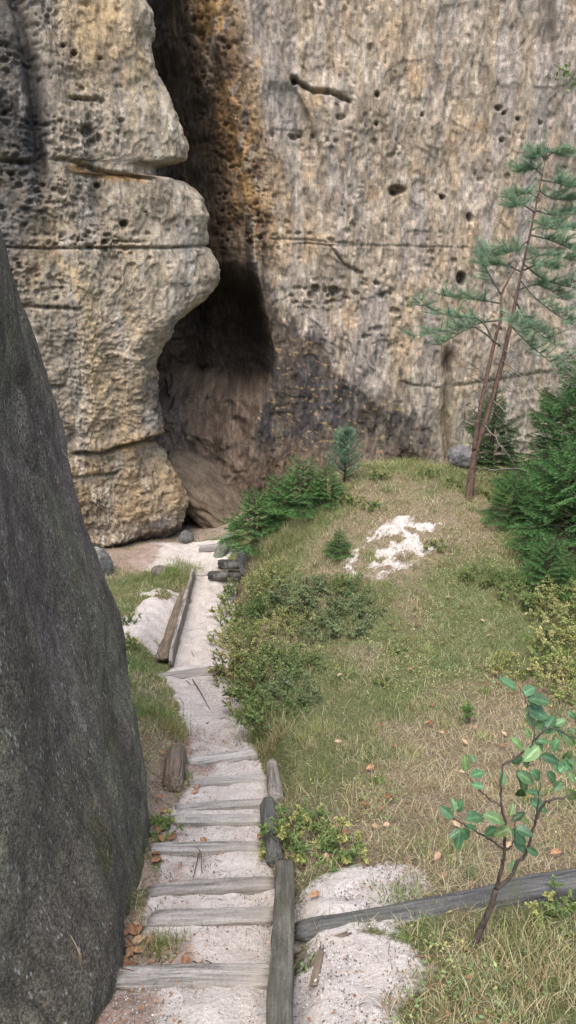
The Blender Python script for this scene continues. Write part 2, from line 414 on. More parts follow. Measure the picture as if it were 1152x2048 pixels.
xs = np.concatenate([np.linspace(-160, -12, 14), np.linspace(-11, -4.6, 26), np.arange(-4.5, 6.0, .032), np.linspace(6.1, 12, 24), np.linspace(14, 160, 14)])
ys = np.concatenate([np.linspace(-160, -5, 12), np.linspace(-4, 1.8, 24), np.arange(1.9, 9.4, .025), np.arange(9.4, 16.6, .04), np.linspace(16.7, 20, 20), np.linspace(22, 160, 12)])
GX, GY = np.meshgrid(xs, ys)
fx, fy = GX.ravel(), GY.ravel()
fz = ground(fx, fy)
sm, lm, gm = sand_mask(fx, fy), litter_mask(fx, fy), green_mask(fx, fy)
# footprints and lumps in loose sand
fz = fz+sm*(.016*fbm(fx*9, fy*9, 3, 71)+.030*fbm(fx*3.2, fy*3.2, 2, 72)-.022*pits(fx, fy, 4.5, 3.2, 73, .45, .5))
g = Geo(); g.add(np.stack([fx, fy, fz], 1), grid_faces(len(ys), len(xs)), None, np.stack([sm, gm, lm], 1))
tag(g.build('ground', M['ground']), 'sloping ground of pale sand, leaf litter and dry turf below the cliffs', None, kind='structure')

# ------------------------------------------------------------------ right-hand cliff wall with the fissure and cave
def wall():
    xs = np.concatenate([np.linspace(-6, -3.9, 10), np.arange(-3.8, 6.4, .024), np.linspace(6.5, 9, 30), np.linspace(9.5, 40, 24)])
    zs = np.concatenate([np.arange(-7.2, 4.9, .024), np.linspace(5, 15, 40)])
    X, Z = np.meshgrid(xs, zs); x, z = X.ravel(), Z.ravel()
    y0 = 17.2+.04*x
    u, v = proj(x, y0, z)
    un = u+9*fbm(x*1.5, z*1.5, 3, 101)
    ue = np.interp(v, [-900, -200, 0, 150, 300, 450, 550, 650, 705, 760, 795, 900], [380, 405, 430, 455, 490, 505, 520, 538, 548, 545, 532, 505])
    dx = np.maximum(0, (ue-un)/88.)                                # metres into the fissure
    top = ss(620, 540, v); cave = ss(560, 660, v)*ss(800, 775, v+.18*(u-430)*ss(470, 330, u))
    low = ss(770, 800, v)
    r_top = 1.35*dx*ss(0, .25, dx)
    r_cave = 3.6*(1-np.exp(-dx*2.2))
    r_low = lerp(1.9, -.1, np.clip((v-790)/220., 0, 1)**.8)*ss(0, 1.2, dx)+ss(.15, .6, dx)*(.32*fbm(x*1.1+z*.9, z*1.3-x*.7, 3, 104)+.10*fbm(x*3+z*2, z*4-x*2, 4, 106))+.22*ss(.0, .12, dx)*ss(.9, .55, dx)*ss(870, 800, v)*0
    lw = ss(782, 826, v+.10*(u-470)-34*fbm(x*1.5, z*1.2, 4, 105))
    rec = lerp(lerp(r_top, r_cave, ss(520, 640, v)), r_low, lw)
    rec = rec+.5*gs(un, 350, 30)*ss(600, 640, v)*(1-lw)
    # relief
    h = .28*fbm(x*.35, z*.22, 3, 110)+.12*fbm(x*1.1, z*.5, 3, 111)
    kin = 1-.9*ss(.05, .35, dx)*ss(540, 640, v)
    hin = .20*fbm(x*1.3+z*1.1, z*1.6-x*.9, 4, 160)+.07*fbm(x*4+z*3, z*5-x*3, 4, 161)+.02*fbm(x*18, z*18, 3, 162)
    t = fbm(x*1.7+.4*vn(x*3, z*2, 4), z*.75, 4, 112)*4.2
    ft = t-np.floor(t); ter = np.floor(t)+ss(.0, .22, ft)
    wl = ss(0, .4, ue*0+(u-ue)/88.)
    h = h+.040*ter*(.3+.7*wl)
    t2 = fbm(x*4.6, z*1.9, 4, 117)*4; f2_ = t2-np.floor(t2); h = h+.018*(np.floor(t2)+ss(0, .3, f2_))
    h = h+.035*fbm(x*5.5, z*1.5, 4, 113)+.040*(1-np.abs(fbm(x*11, z*2.6, 3, 114))*2)+.024*fbm(x*22, z*6, 2, 115)
    h = h*kin+hin*(1-kin)
    h = h*lerp(1., .72, ss(0, .6, (u-ue)/88.)*kin)
    # little solution holes
    pm = ss(-.1, .5, fbm(x*.6, z*.6, 3, 120))
    h = h-.09*pits(x, z, 4.6, 5.5, 121, .94)*(.35+.65*pm)-.04*pits(x, z, 11, 10, 122, .90)*pm
    row = gs(v, 585+12*vn(x*1.3, x*0, 7), 26)*ss(560, 600, u)*ss(860, 740, u)+gs(v, 480, 22)*ss(440, 480, u)*ss(760, 640, u)+gs(v, 275, 14)*ss(520, 540, u)*ss(760, 650, u)
    h = h-.12*pits(x, z, 5.5, 6.5, 123, .62)*row
    och = ss(100, 20, np.abs(u-(ue-20)))*ss(560, 440, v)
    h = h-.13*pits(x, z, 5.5, 8, 125, .60)*och*ss(-.3,.2,fbm(x*2,z*1.5,3,136))-.05*pits(x, z, 10, 16, 126, .5)*och+.07*fbm(x*3, z*3, 4, 127)*och
    for (hu, hv, rw, rh, dp) in ((795, 378, 17, 9, .30), (787, 386, 9, 7, .2), (885, 394, 5, 5, .2), (939, 434, 5, 9, .25), (921, 555, 9, 14, .35), (995, 216, 7, 6, .2), (1003, 280, 6, 6, .16), (632, 577, 9, 9, .2), (667, 582, 10, 9, .2), (753, 190, 5, 6, .2), (752, 247, 4, 5, .15), (1005, 227, 4, 4, .15), (1033, 238, 4, 4, .12), (753, 566, 6, 4, .14), (588, 160, 7, 8, .3), (590, 270, 14, 5, .15), (1077, 247, 5, 4, .12), (843, 230, 4, 4, .14), (680, 235, 10, 6, .14)):
        e = np.hypot((u-hu)/rw, (v-hv)/(rh*np.where(v > hv, 1.25, .9)))+.2*fbm(x*6, z*6, 2, 129)
        h = h-dp*ss(1.15, .55, e)
    def slit(pts, w, dp, lip=0.):
        nonlocal h
        P = np.array(pts, float); c = np.interp(u, P[:, 0], P[:, 1])+3*fbm(x*3, z*0, 3, 131)
        m = ss(P[0, 0]-8, P[0, 0]+8, u)*ss(P[-1, 0]+8, P[-1, 0]-8, u)
        h = h-dp*m*gs(v, c, w)+lip*m*np.where(v < c, ss(c-40, c-4, v), 0)
    slit([(585, 158), (625, 185), (660, 185), (700, 203)], 4, .22, .05)
    slit([(400, 497), (470, 500), (600, 488), (760, 492), (1152, 497)], 2.2, .085*ss(-.35, .25, fbm(x*1.1, x*0, 3, 135))*lerp(1., .3, ss(600, 760, u)), .02)
    slit([(540, 478), (700, 486)], 2.0, .06)
    slit([(800, 762), (880, 775), (1010, 757), (1100, 740)], 4, .035, .03)
    slit([(660, 490), (690, 530), (720, 545)], 3, .10, .04)
    # overhanging rib lower right of the black stain, and the vertical crack right of it
    lc = np.interp(v, [760, 800, 850, 910, 960], [690, 730, 775, 815, 840])
    h = h+.11*ss(lc-12, lc+18, u)*ss(lc+150, lc+30, u)*ss(745, 790, v)
    h = h-.30*gs(u, 893+6*fbm(z*2, z*0, 3, 133), 7)*ss(690, 720, v)-.12*gs(u, 885, 16)*ss(700, 730, v)
    h = h-.2*gs(u-.12*(v-100), 1095, 10)*ss(200, 60, v)+.2*ss(1085, 1110, u-.10*(v-100))*ss(420, 80, v)
    h = h-.05*gs(u, 571+2*fbm(z*3, z*0, 2, 134), 2.2)*ss(730, 750, v)
    h = h-.10*gs(u-.45*np.maximum(0, 640-v), 520, 14)*0
    # curved flake near the top left of the wall and the arch by (620,650)
    a1 = np.interp(v, [150, 180, 240, 300], [575, 592, 622, 640]); h = h-.14*ss(a1+4, a1-4, u)*ss(a1-70, a1-30, u)*ss(160, 185, v)*ss(330, 290, v)
    a2 = np.interp(v, [560, 600, 650, 680], [640, 622, 612, 600]); h = h-.05*gs(u, a2, 5)*ss(570, 590, v)*ss(690, 670, v)
    # base of the wall leans out
    h = h+.25*ss(-4.0, -6.0, z)*ss(0, .5, x)
    y = y0-h+rec
    # ---- colour of the stone
    n1 = fbm(x*1.2, z*.6, 4, 141); n2 = fbm(x*6, z*.8, 4, 142); n3 = fbm(x*9, z*3.5, 4, 143); n4 = fbm(x*.5, z*.5, 3, 144); n5 = fbm(x*22, z*7, 3, 145)
    c = np.tile(np.array([.345, .300, .240]), (len(x), 1))
    c = mixc(c, (.41, .315, .21), ss(.0, .55, n1+.35*n3)*.6)
    c = mixc(c, (.335, .312, .285), ss(.05, .5, n2+.5*n4)*.8)
    c = mixc(c, (.47, .44, .39), ss(.18, .55, fbm(x*7, z*1.6, 4, 146)+.2*n4)*.8)
    c = mixc(c, (.17, .15, .13), ss(.12, .5, fbm(x*9, z*2.0, 4, 147))*.5)
    c = mixc(c, (.20, .195, .195), ss(.15, .5, fbm(x*3, z*.25, 4, 155)+.15*n2)*.4)
    c = mixc(c, (.43, .29, .15), ss(.35, .65, fbm(x*3, z*2.2, 4, 148))*.38)
    c = mixc(c, (.285, .275, .225), ss(700, 800, v)*ss(600, 700, u)*.5)          # greyer and faintly green low down
    c = mixc(c, (.31, .29, .275), ss(.1, .5, fbm(x*2.5, z*.35, 4, 149)+.3*ss(900, 1100, u)*ss(350, 150, v)+.35*gs(u, 470, 50)*ss(330, 180, v))*.9)
    c = mixc(c, (.20, .195, .215), gs(u-.1*v, 465, 35)*ss(330, 200, v)*ss(-.3, .3, n2)*.8)
    c = mixc(c, (.31, .20, .09), och*ss(-.45, .15, n3+.5*n1)*.9)
    c = mixc(c, (.06, .045, .034), ss(.35, .85, dx+.18*n3)*ss(640, 540, v)*.9)  # near-black mixed in with fissure depth, painting in its shade
    c = mixc(c, (.10, .07, .05), och*ss(-.05, .4, fbm(x*3, z*2.2, 4, 150))*.85)
    # black crust running down from the cave lip and along the foot of the wall
    up = np.interp(u, [505, 545, 600, 700, 800, 900, 960], [520, 580, 672, 735, 795, 850, 905])+55*n3+70*fbm(x*1.6, z*.9, 4, 151)
    dark = ss(-14, 26, v-up)*ss(lerp(515, 462, ss(780, 800, v)), lerp(545, 505, ss(780, 800, v)), u+14*n3)*ss(905, 800, u+30*n1)
    dark = np.maximum(dark, ss(395, 470, v)*gs(u-.12*(v-560), 512, 28)*ss(-.2, .4, n2+.3))
    rib = ss(lc+5, lc+18, u)*ss(740, 790, v); dark = dark*(1-.6*rib*ss(840, 780, v))
    c = mixc(c, (.052, .050, .054), np.clip(dark*(.92+.6*n3+.45*n2+.3*n1), 0, .95))
    c = mixc(c, (.115, .095, .078), dark*ss(-.15, .4, fbm(x*2, z*2.5, 4, 152))*.8)
    c = mixc(c, (.05, .048, .05), ss(455, 500, u+25*n1)*ss(570, 540, u)*ss(790, 810, v)*ss(1010, 930, v)*ss(-.5, .1, n2+.6*n3)*.9)
    c = mixc(c, (.43, .31, .16), ss(.42, .6, fbm(x*9, z*14, 3, 153)+.12*n4)*dark*.7)
    c = mixc(c, (.17, .125, .09), dark*ss(860, 940, v)*.6)
    # inside of the cave: its shade painted in above, bare brown rock below
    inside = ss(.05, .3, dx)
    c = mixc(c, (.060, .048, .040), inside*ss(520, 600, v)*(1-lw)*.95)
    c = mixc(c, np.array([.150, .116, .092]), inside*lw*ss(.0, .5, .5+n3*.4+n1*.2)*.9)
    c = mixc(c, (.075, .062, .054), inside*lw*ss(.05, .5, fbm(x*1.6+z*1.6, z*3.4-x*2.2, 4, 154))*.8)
    c = mixc(c, (.20, .155, .115), inside*ss(930, 1000, v)*.4)
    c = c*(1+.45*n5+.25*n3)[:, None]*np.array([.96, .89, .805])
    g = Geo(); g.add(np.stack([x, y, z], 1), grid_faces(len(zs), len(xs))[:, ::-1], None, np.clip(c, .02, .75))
    o = g.build('cliff_wall', M['wall'])
    tag(o, 'broad pale tan sandstone wall with dark fissure and black stain, behind the pine', 'cliff')
wall()

# ------------------------------------------------------------------ left cliff block, bulging over the path
def block():
    SIL = np.array([(-900, 262), (-300, 270), (-60, 278), (0, 284), (30, 302), (68, 302), (88, 292), (98, 294), (150, 318), (220, 345), (255, 362), (285, 370), (316, 366), (326, 345), (331, 306), (336, 292), (350, 292), (354, 306), (357, 340), (362, 364), (385, 384), (430, 406), (478, 408), (492, 404), (500, 414), (530, 426), (560, 425), (585, 412), (605, 396), (650, 342), (690, 314), (720, 307), (790, 309), (850, 322), (868, 318), (878, 309), (890, 316), (930, 339), (1000, 364), (1040, 373), (1062, 368), (1078, 350), (1092, 300), (1130, 270)], float)
    zs = np.concatenate([np.arange(-7.0, 4.9, .022), np.linspace(5, 15, 40)])
    yr = 15.75
    _, vz = proj(np.full_like(zs, -2.2), np.full_like(zs, yr), zs)
    ue = np.interp(vz, SIL[:, 0], SIL[:, 1])+3*fbm(zs*3, zs*0, 4, 201)
    depth = yr*CP-zs*SP
    xe = (ue-576)/F_*depth
    ts = np.concatenate([np.linspace(-16, -7.2, 20), np.linspace(-7.1, -.9, 282)])      # along the front, relative
    ang = np.linspace(0, R(105), 34)[1:]; back = np.linspace(0, 1, 24)[1:]
    nf, na, nb = len(ts), len(ang), len(back)
    rx = .34; ry = .55
    nr = len(zs)
    Xr = np.zeros((nr, nf+na+nb)); Yr = np.zeros_like(Xr); NX = np.zeros_like(Xr); NY = np.zeros_like(Xr)
    x1 = (xe-rx)
    # front columns: fixed world x on the left, squeezed to the edge on the right
    fr = (ts-ts[0])/(ts[-1]-ts[0])
    wsq = ss(-4.4, -1.5, ts)
    Xr[:, :nf] = ts[None]*(1-wsq[None])+wsq[None]*(x1[:, None]+(ts[None]-ts[-1]))
    Xr[:, :nf] = np.maximum.accumulate(Xr[:, :nf], 1)
    yf = lambda X: 15.25+.40*(X+2.6)
    Yr[:, :nf] = yf(Xr[:, :nf]); NY[:, :nf] = -.93; NX[:, :nf] = .37
    Xr[:, nf:nf+na] = x1[:, None]+rx*np.sin(ang)[None]; Yr[:, nf:nf+na] = yf(x1)[:, None]+.4*rx*np.sin(ang)[None]+ry*(1-np.cos(ang))[None]
    NX[:, nf:nf+na] = np.sin(ang+.38)[None]; NY[:, nf:nf+na] = -np.cos(ang+.38)[None]
    lx, ly = Xr[:, nf+na-1], Yr[:, nf+na-1]
    Xr[:, nf+na:] = lx[:, None]-.55*4.5*back[None]; Yr[:, nf+na:] = ly[:, None]+4.5*back[None]
    NX[:, nf+na:] = .85; NY[:, nf+na:] = .3
    Z = np.repeat(zs[:, None], nf+na+nb, 1)
    x, y, z = Xr.ravel(), Yr.ravel(), Z.ravel()
    nx, ny = NX.ravel(), NY.ravel()
    u, v = proj(x, y, z)
    s_ = x+.8*y                                      # noise coordinate that keeps running round the corner
    h = .20*fbm(s_*.45, z*.35, 3, 210)+.07*fbm(s_*1.3, z*1.0, 3, 211)
    h = h+.032*fbm(s_*4, z*2.2, 4, 212)+.020*(1-2*np.abs(fbm(s_*9, z*3.5, 3, 213)))+.016*fbm(s_*18, z*4, 3, 216)+.012*fbm(s_*20, z*14, 2, 214)
    t = fbm(s_*2.0, z*1.5, 4, 215)*3.2; ft = t-np.floor(t); h = h+.035*(np.floor(t)+ss(0, .12, ft))
    # honeycomb weathering on the left flank and around the ledges
    hc = ss(250, 60, u+60*fbm(x*1.2, z*1.2, 3, 220))*ss(700, 620, v)
    bd = ss(-.35, .35, fbm(s_*.5, z*2.6, 4, 225)+.25*fbm(s_*2.5, z*2.5, 3, 232))
    hc = np.clip(np.maximum(hc, gs(v, 480, 40)*ss(330, 200, u)), 0, 1)*bd
    h = h-.12*pits(s_, z, 4.2, 8.5, 221, .46, .48)*hc-.07*pits(s_, z, 9, 16, 222, .45, .5)*hc
    h = h-.09*pits(s_, z, 5, 8, 223, .90)*ss(-.2, .4, fbm(x*.9, z*.9, 3, 224))*ss(700, 560, v)
    h = h-.08*pits(s_, z, 6, 6, 229, .4)*gs(u, 190, 55)*gs(v, 280, 45)
    # rough, chiselled lower half: short slanting ledges
    lo = ss(540, 700, v); q = z*8+s_*2.6+3.2*fbm(s_*1.1, z*1.5, 4, 226); fq = q-np.floor(q)
    h = h+lo*(.026*ss(0, .75, fq)*ss(1., .8, fq)*ss(-.25, .45, fbm(s_*1.7, z*2.6, 3, 227))+.05*fbm(s_*5, z*9, 4, 228)+.02*fbm(s_*17, z*22, 2, 233))
    def slit(pts, w, dp, lip=0., fade=10):
        nonlocal h
        P = np.array(pts, float); c = np.interp(u, P[:, 0], P[:, 1])+2.5*fbm(x*3, x*0, 3, 231)
        m = ss(P[0, 0]-fade, P[0, 0]+fade, u)*ss(P[-1, 0]+fade, P[-1, 0]-fade, u)
        h = h-dp*m*gs(v, c, w)+lip*m*np.where(v < c, ss(c-45, c-4, v), 0)
    slit([(100, 318), (150, 325), (200, 345), (300, 358)], 4, .13, .06)
    slit([(0, 322), (70, 326)], 5, .18, .05)
    slit([(0, 494), (150, 497), (300, 496), (420, 494)], 2.4, .13*ss(-.5, .2, fbm(x*1.3, x*0, 3, 236)), .02)
    slit([(140, 480), (280, 485)], 2.2, .10*ss(-.4, .3, fbm(x*2, x*0, 3, 237)), 0)
    slit([(40, 612), (110, 614), (160, 618)], 3, .12, .02)
    slit([(150, 905), (200, 905), (260, 890), (320, 874)], 5, .28, .10)
    slit([(130, 955), (230, 948), (240, 940)], 4, .12, .05)
    slit([(140, 197), (188, 201)], 3, .16, .03)
    slit([(60, 772), (128, 770)], 4, .12, .03)
    for (hu, hv, r, dp) in ((248, 447, 9, .3), (195, 371, 7, .2), (148, 107, 7, .2), (290, 424, 3, .1), (175, 262, 16, .18), (185, 285, 12, .15), (126, 92, 5, .14), (200, 118, 5, .12), (160, 335, 9, .15)):
        e = np.hypot((u-hu)/r, (v-hv)/(r*.8)); h = h-dp*ss(1.2, .5, e)
    # vertical groove and ribs at the upper left
    gu = np.interp(v, [-400, 0, 130, 330, 480], [0, 30, 62, 85, 95])
    h = h-.42*gs(u, gu, 13)*ss(430, 320, v)+.16*gs(u, gu+40, 22)*ss(480, 300, v)+.2*ss(gu-8, gu-60, u)*ss(380, 250, v)
    # pale rib running down the middle, lower block and undercut foot
    ru = np.interp(v, [420, 600, 950], [140, 160, 205]); h = h+.12*gs(u, ru, 26)*ss(420, 480, v)*ss(980, 880, v)
    h = h+.08*gs(v, 985, 70)-.55*ss(1050, 1130, v+.12*(u-290))+.22*gs(v+.22*(u-210), 1092, 14)*gs(u, 215, 55)
    h = h-.06*ss(1066, 1046, v+.22*(u-300))*0
    X2 = x+nx*h; Y2 = y+ny*h
    n1 = fbm(s_*1.2, z*.8, 4, 241); n2 = fbm(s_*5, z*1.0, 4, 242); n3 = fbm(s_*8, z*6, 4, 243); n4 = fbm(s_*20, z*12, 3, 244)
    c = np.tile(np.array([.330, .290, .235]), (len(x), 1))
    c = mixc(c, (.40, .355, .29), ss(.0, .5, n2+.3*n1)*.8)
    c = mixc(c, (.30, .285, .275), ss(.05, .5, fbm(s_*2.2, z*.5, 4, 245))*.85)
    c = mixc(c, (.37, .275, .16), ss(.1, .55, n1+.5*n3)*.65)
    c = mixc(c, (.42, .30, .16), gs(u, 190, 75)*gs(v, 70, 90)*.55)
    c = mixc(c, (.43, .255, .10), np.clip(gs(v, np.interp(u, [130, 200, 300], [332, 352, 360]), 7)*ss(120, 150, u)*ss(300, 280, u), 0, 1)*.85)
    c = mixc(c, (.42, .27, .115), gs(v, np.interp(u, [150, 230, 320], [905, 897, 874]), 13)*ss(185, 215, u)*.8)
    c = mixc(c, (.42, .34, .22), gs(u, ru+8, 22)*ss(470, 560, v)*ss(980, 900, v)*(.6+.4*n3))
    c = mixc(c, (.33, .235, .13), ss(600, 760, v)*gs(u, 245, 70)*ss(1000, 880, v)*(.35+.4*n3))
    c = mixc(c, (.36, .27, .165), ss(890, 930, v)*(.38+.4*n1))
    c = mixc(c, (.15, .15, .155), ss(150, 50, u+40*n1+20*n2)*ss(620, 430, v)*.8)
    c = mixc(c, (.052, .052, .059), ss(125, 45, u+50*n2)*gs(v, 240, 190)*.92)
    c = mixc(c, (.19, .175, .15), ss(180, 110, u+20*n1)*ss(520, 620, v)*ss(900, 780, v)*.6)
    c = mixc(c, (.12, .11, .10), ss(.0, .45, fbm(s_*3, z*.7, 4, 246))*ss(320, 140, u)*ss(560, 350, v)*.8)
    c = mixc(c, (.17, .15, .125), ss(.1, .5, fbm(s_*4, z*1.1, 4, 249))*.55)
    c = mixc(c, (.075, .07, .07), gs(u, 302, 26)*gs(v, 800, 62)*(.85+.4*n3))  # dark patch paints the shade of the lower face turned right
    c = mixc(c, (.22, .225, .235), gs(u, 320, 45)*gs(v+.18*(u-310), 1052, 15)*.9)
    c = mixc(c, (.085, .078, .072), ss(1076, 1092, v+.22*(u-230)+8*n3)*.9)  # dark rim paints in the shadow of the undercut foot
    c = mixc(c, (.11, .095, .08), gs(u, 190, 30)*gs(v, 1030, 50)*.7)
    c = mixc(c, (.47, .45, .41), ss(.3, .6, fbm(s_*4, z*1.4, 4, 247))*.55)
    c = mixc(c, (.50, .47, .42), gs(u, ue.repeat(nf+na+nb)-8, 10)*ss(-.2, .3, n3)*ss(420, 380, v)*.7)  # pale strip paints light onto the rounded upper right edge
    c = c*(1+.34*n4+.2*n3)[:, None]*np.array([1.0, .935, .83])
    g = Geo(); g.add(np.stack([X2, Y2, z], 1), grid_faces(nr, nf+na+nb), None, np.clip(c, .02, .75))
    tag(g.build('cliff_block', M['block']), 'bulging grey sandstone cliff block with notched edge, left of the dark cave', 'cliff')
block()

# ------------------------------------------------------------------ smooth grey boulder beside the stairs
def boulder():
    zs = np.linspace(-5.4, 3.2, 300); na = 420
    az = np.interp(zs, [-5.4, -4.56, -3.9, -3.37, -2.58, -1.94, -1.04, .03, 1.2, 2.4, 3.2], [-.214, -.218, -.229, -.240, -.263, -.287, -.309, -.338, -.385, -.47, -.60])
    a = np.linspace(-np.pi*.5-.2, np.pi*.5+.6, na)
    V = []
    for z, k in zip(zs, az):
        hy = 3.1; cy = 3.25; hx = 2.6
        sx = np.sign(np.cos(a))*np.abs(np.cos(a))**.8*hx; sy = cy+hy*np.sign(np.sin(a))*np.abs(np.sin(a))**.9
        off = np.min(k*sy[sy > 2]-sx[sy > 2])                        # push the ring until it just touches the sight line
        V.append(np.stack([sx+off, sy, np.full(na, z)], 1))
    V = np.array(V).reshape(-1, 3); x, y, z = V.T
    # foot of the rock recedes toward the camera end
    x = x+.17*ss(-2.7, -3.3, z)*ss(3.9, 2.4, y)
    h = .15*fbm3(x*.8, y*.8, z*.5, 4, 301)+.05*fbm3(x*2.2, y*2.2, z*.9, 3, 312)-.05*gs(fbm3(x*1.1, y*1.1, z*.35, 3, 313), .05, .03)+.02*fbm3(x*4, y*4, z*2.5, 3, 302)+.012*fbm3(x*16, y*16, z*11, 3, 303)
    x = x+h-.03; y = y+.3*h
    n1 = fbm3(x*1.2, y*1.2, z*.5, 4, 304); n2 = fbm3(x*7, y*7, z*4, 4, 305); n3 = fbm3(x*22, y*22, z*14, 3, 306)
    c = np.tile(np.array([.128, .124, .112]), (len(x), 1))
    c = mixc(c, (.165, .170, .145), ss(.0, .4, n1))
    c = mixc(c, (.15, .135, .145), ss(.05, .35, fbm3(x*2+9, y*2, z*.6, 3, 307))*ss(-3.2, -2.4, z)*.8)
    c = mixc(c, (.16, .13, .145), ss(.0, .25, fbm3(x*1.5, y*1.5+4, z*.7, 3, 311))*gs(z, -1.3, .6)*ss(4.6, 5.3, y)*.9)
    c = mixc(c, (.26, .27, .24), ss(.3, .6, n2)*.5)
    c = mixc(c, (.085, .095, .022), ss(.0, .22, fbm3(x*2.5, y*2.5, z*1.2, 4, 308))*gs(z, -3.4, .45)*ss(4.5, 3.8, y)*.9)
    c = mixc(c, (.085, .095, .045), ss(5.0, 5.6, y)*gs(z, -3.2, 1.1)*ss(-.25, .25, n2)*.6)
    c = c*(1+.6*n3)[:, None]*np.array([.88, .80, .70])
    g = Geo(); g.add(np.stack([x, y, z], 1), grid_faces(len(zs), na)[:, ::1], None, np.clip(c, .015, .5))
    # cap
    tag(g.build('boulder', M['boulder']), 'huge smooth dark grey boulder beside the lower steps at the left', 'boulder')
boulder()

def rock(name, loc, size, rot, seed, col, label, cat='rock', group=None, amp=.25, power=.7, mat='stone', n=40):
    th = np.linspace(0, np.pi, n); ph = np.linspace(0, 2*np.pi, 2*n+1)
    T, Pp = np.meshgrid(th, ph, indexing='ij'); f = lambda a: np.sign(a)*np.abs(a)**power
    V = np.stack([f(np.sin(T))*f(np.cos(Pp)), f(np.sin(T))*f(np.sin(Pp)), f(np.cos(T))], -1).reshape(-1, 3)
    d = 1+.12*amp*fbm3(V[:, 0]*4+seed, V[:, 1]*4, V[:, 2]*11, 4, seed+7)+amp*fbm3(V[:, 0]*1.2+seed, V[:, 1]*1.2, V[:, 2]*1.2, 4, seed)+.05*fbm3(V[:, 0]*5+seed, V[:, 1]*5, V[:, 2]*5, 3, seed+2)
    n3 = fbm3(V[:, 0]*3+seed, V[:, 1]*3, V[:, 2]*3, 4, seed+4)
    V = V*d[:, None]*np.asarray(size)
    Rm = np.array(Matrix.Rotation(rot[2], 3, 'Z') @ Matrix.Rotation(rot[1], 3, 'Y') @ Matrix.Rotation(rot[0], 3, 'X'))
    V = V @ Rm.T
    g = Geo(); c = np.tile(np.asarray(col, float), (len(V), 1))*(1+.5*n3)[:, None]
    g.add(V, grid_faces(n, 2*n+1)[:, ::-1], None, np.clip(c, .02, .7))
    o = g.build(name, M[mat]); o.location = loc
    return tag(o, label, cat, group)

# rocks in and around the cave mouth
rock('boulder', (-2.0, 17.0, -5.75), (1.35, .9, .52), (R(10), R(35), R(-8)), 5, (.15, .115, .08), 'brown leaning boulder wedged inside the cave mouth behind the sandy floor', 'boulder', amp=.30, power=.8, n=110, mat='wall')
rock('rock', G(372, 1082)+np.array([0, 0, .05]), (.16, .14, .17), (0, .3, .5), 8, (.12, .115, .11), 'small dark stone under the lower right corner of the cliff block', amp=.2)
rock('rock', G(206, 1148)+np.array([-.2, 0, .1]), (.38, .3, .42), (0, .25, .4), 12, (.15, .155, .145), 'pale grey rounded rock leaning behind the edge of the big dark boulder', amp=.12, power=.85)
rock('rock', G(446, 1108)+np.array([0, 0, .12]), (.11, .1, .36), (R(-8), R(28), 0), 15, (.16, .175, .14), 'tall mossy upright stone slab beside the log pile at the end of path', amp=.15)
rock('rock', G(492, 1138)+np.array([0, .05, .14]), (.15, .14, .28), (0, R(-8), .3), 18, (.21, .21, .2), 'squat grey stone standing right of the log pile under the bank', amp=.18, power=.6)
rock('rock', G(938, 948)+np.array([0, .6, .15]), (.26, .2, .2), (.2, .3, 0), 21, (.2, .19, .185), 'pale angular rock at the wall foot just left of the pine', amp=.3, power=.6)
rock('rock', G(318, 1148)+np.array([0, 0, .02]), (.15, .13, .14), (0, 0, .4), 24, (.14, .12, .1), 'small brown rounded stone on the grassy edge left of the thin plank', amp=.15)

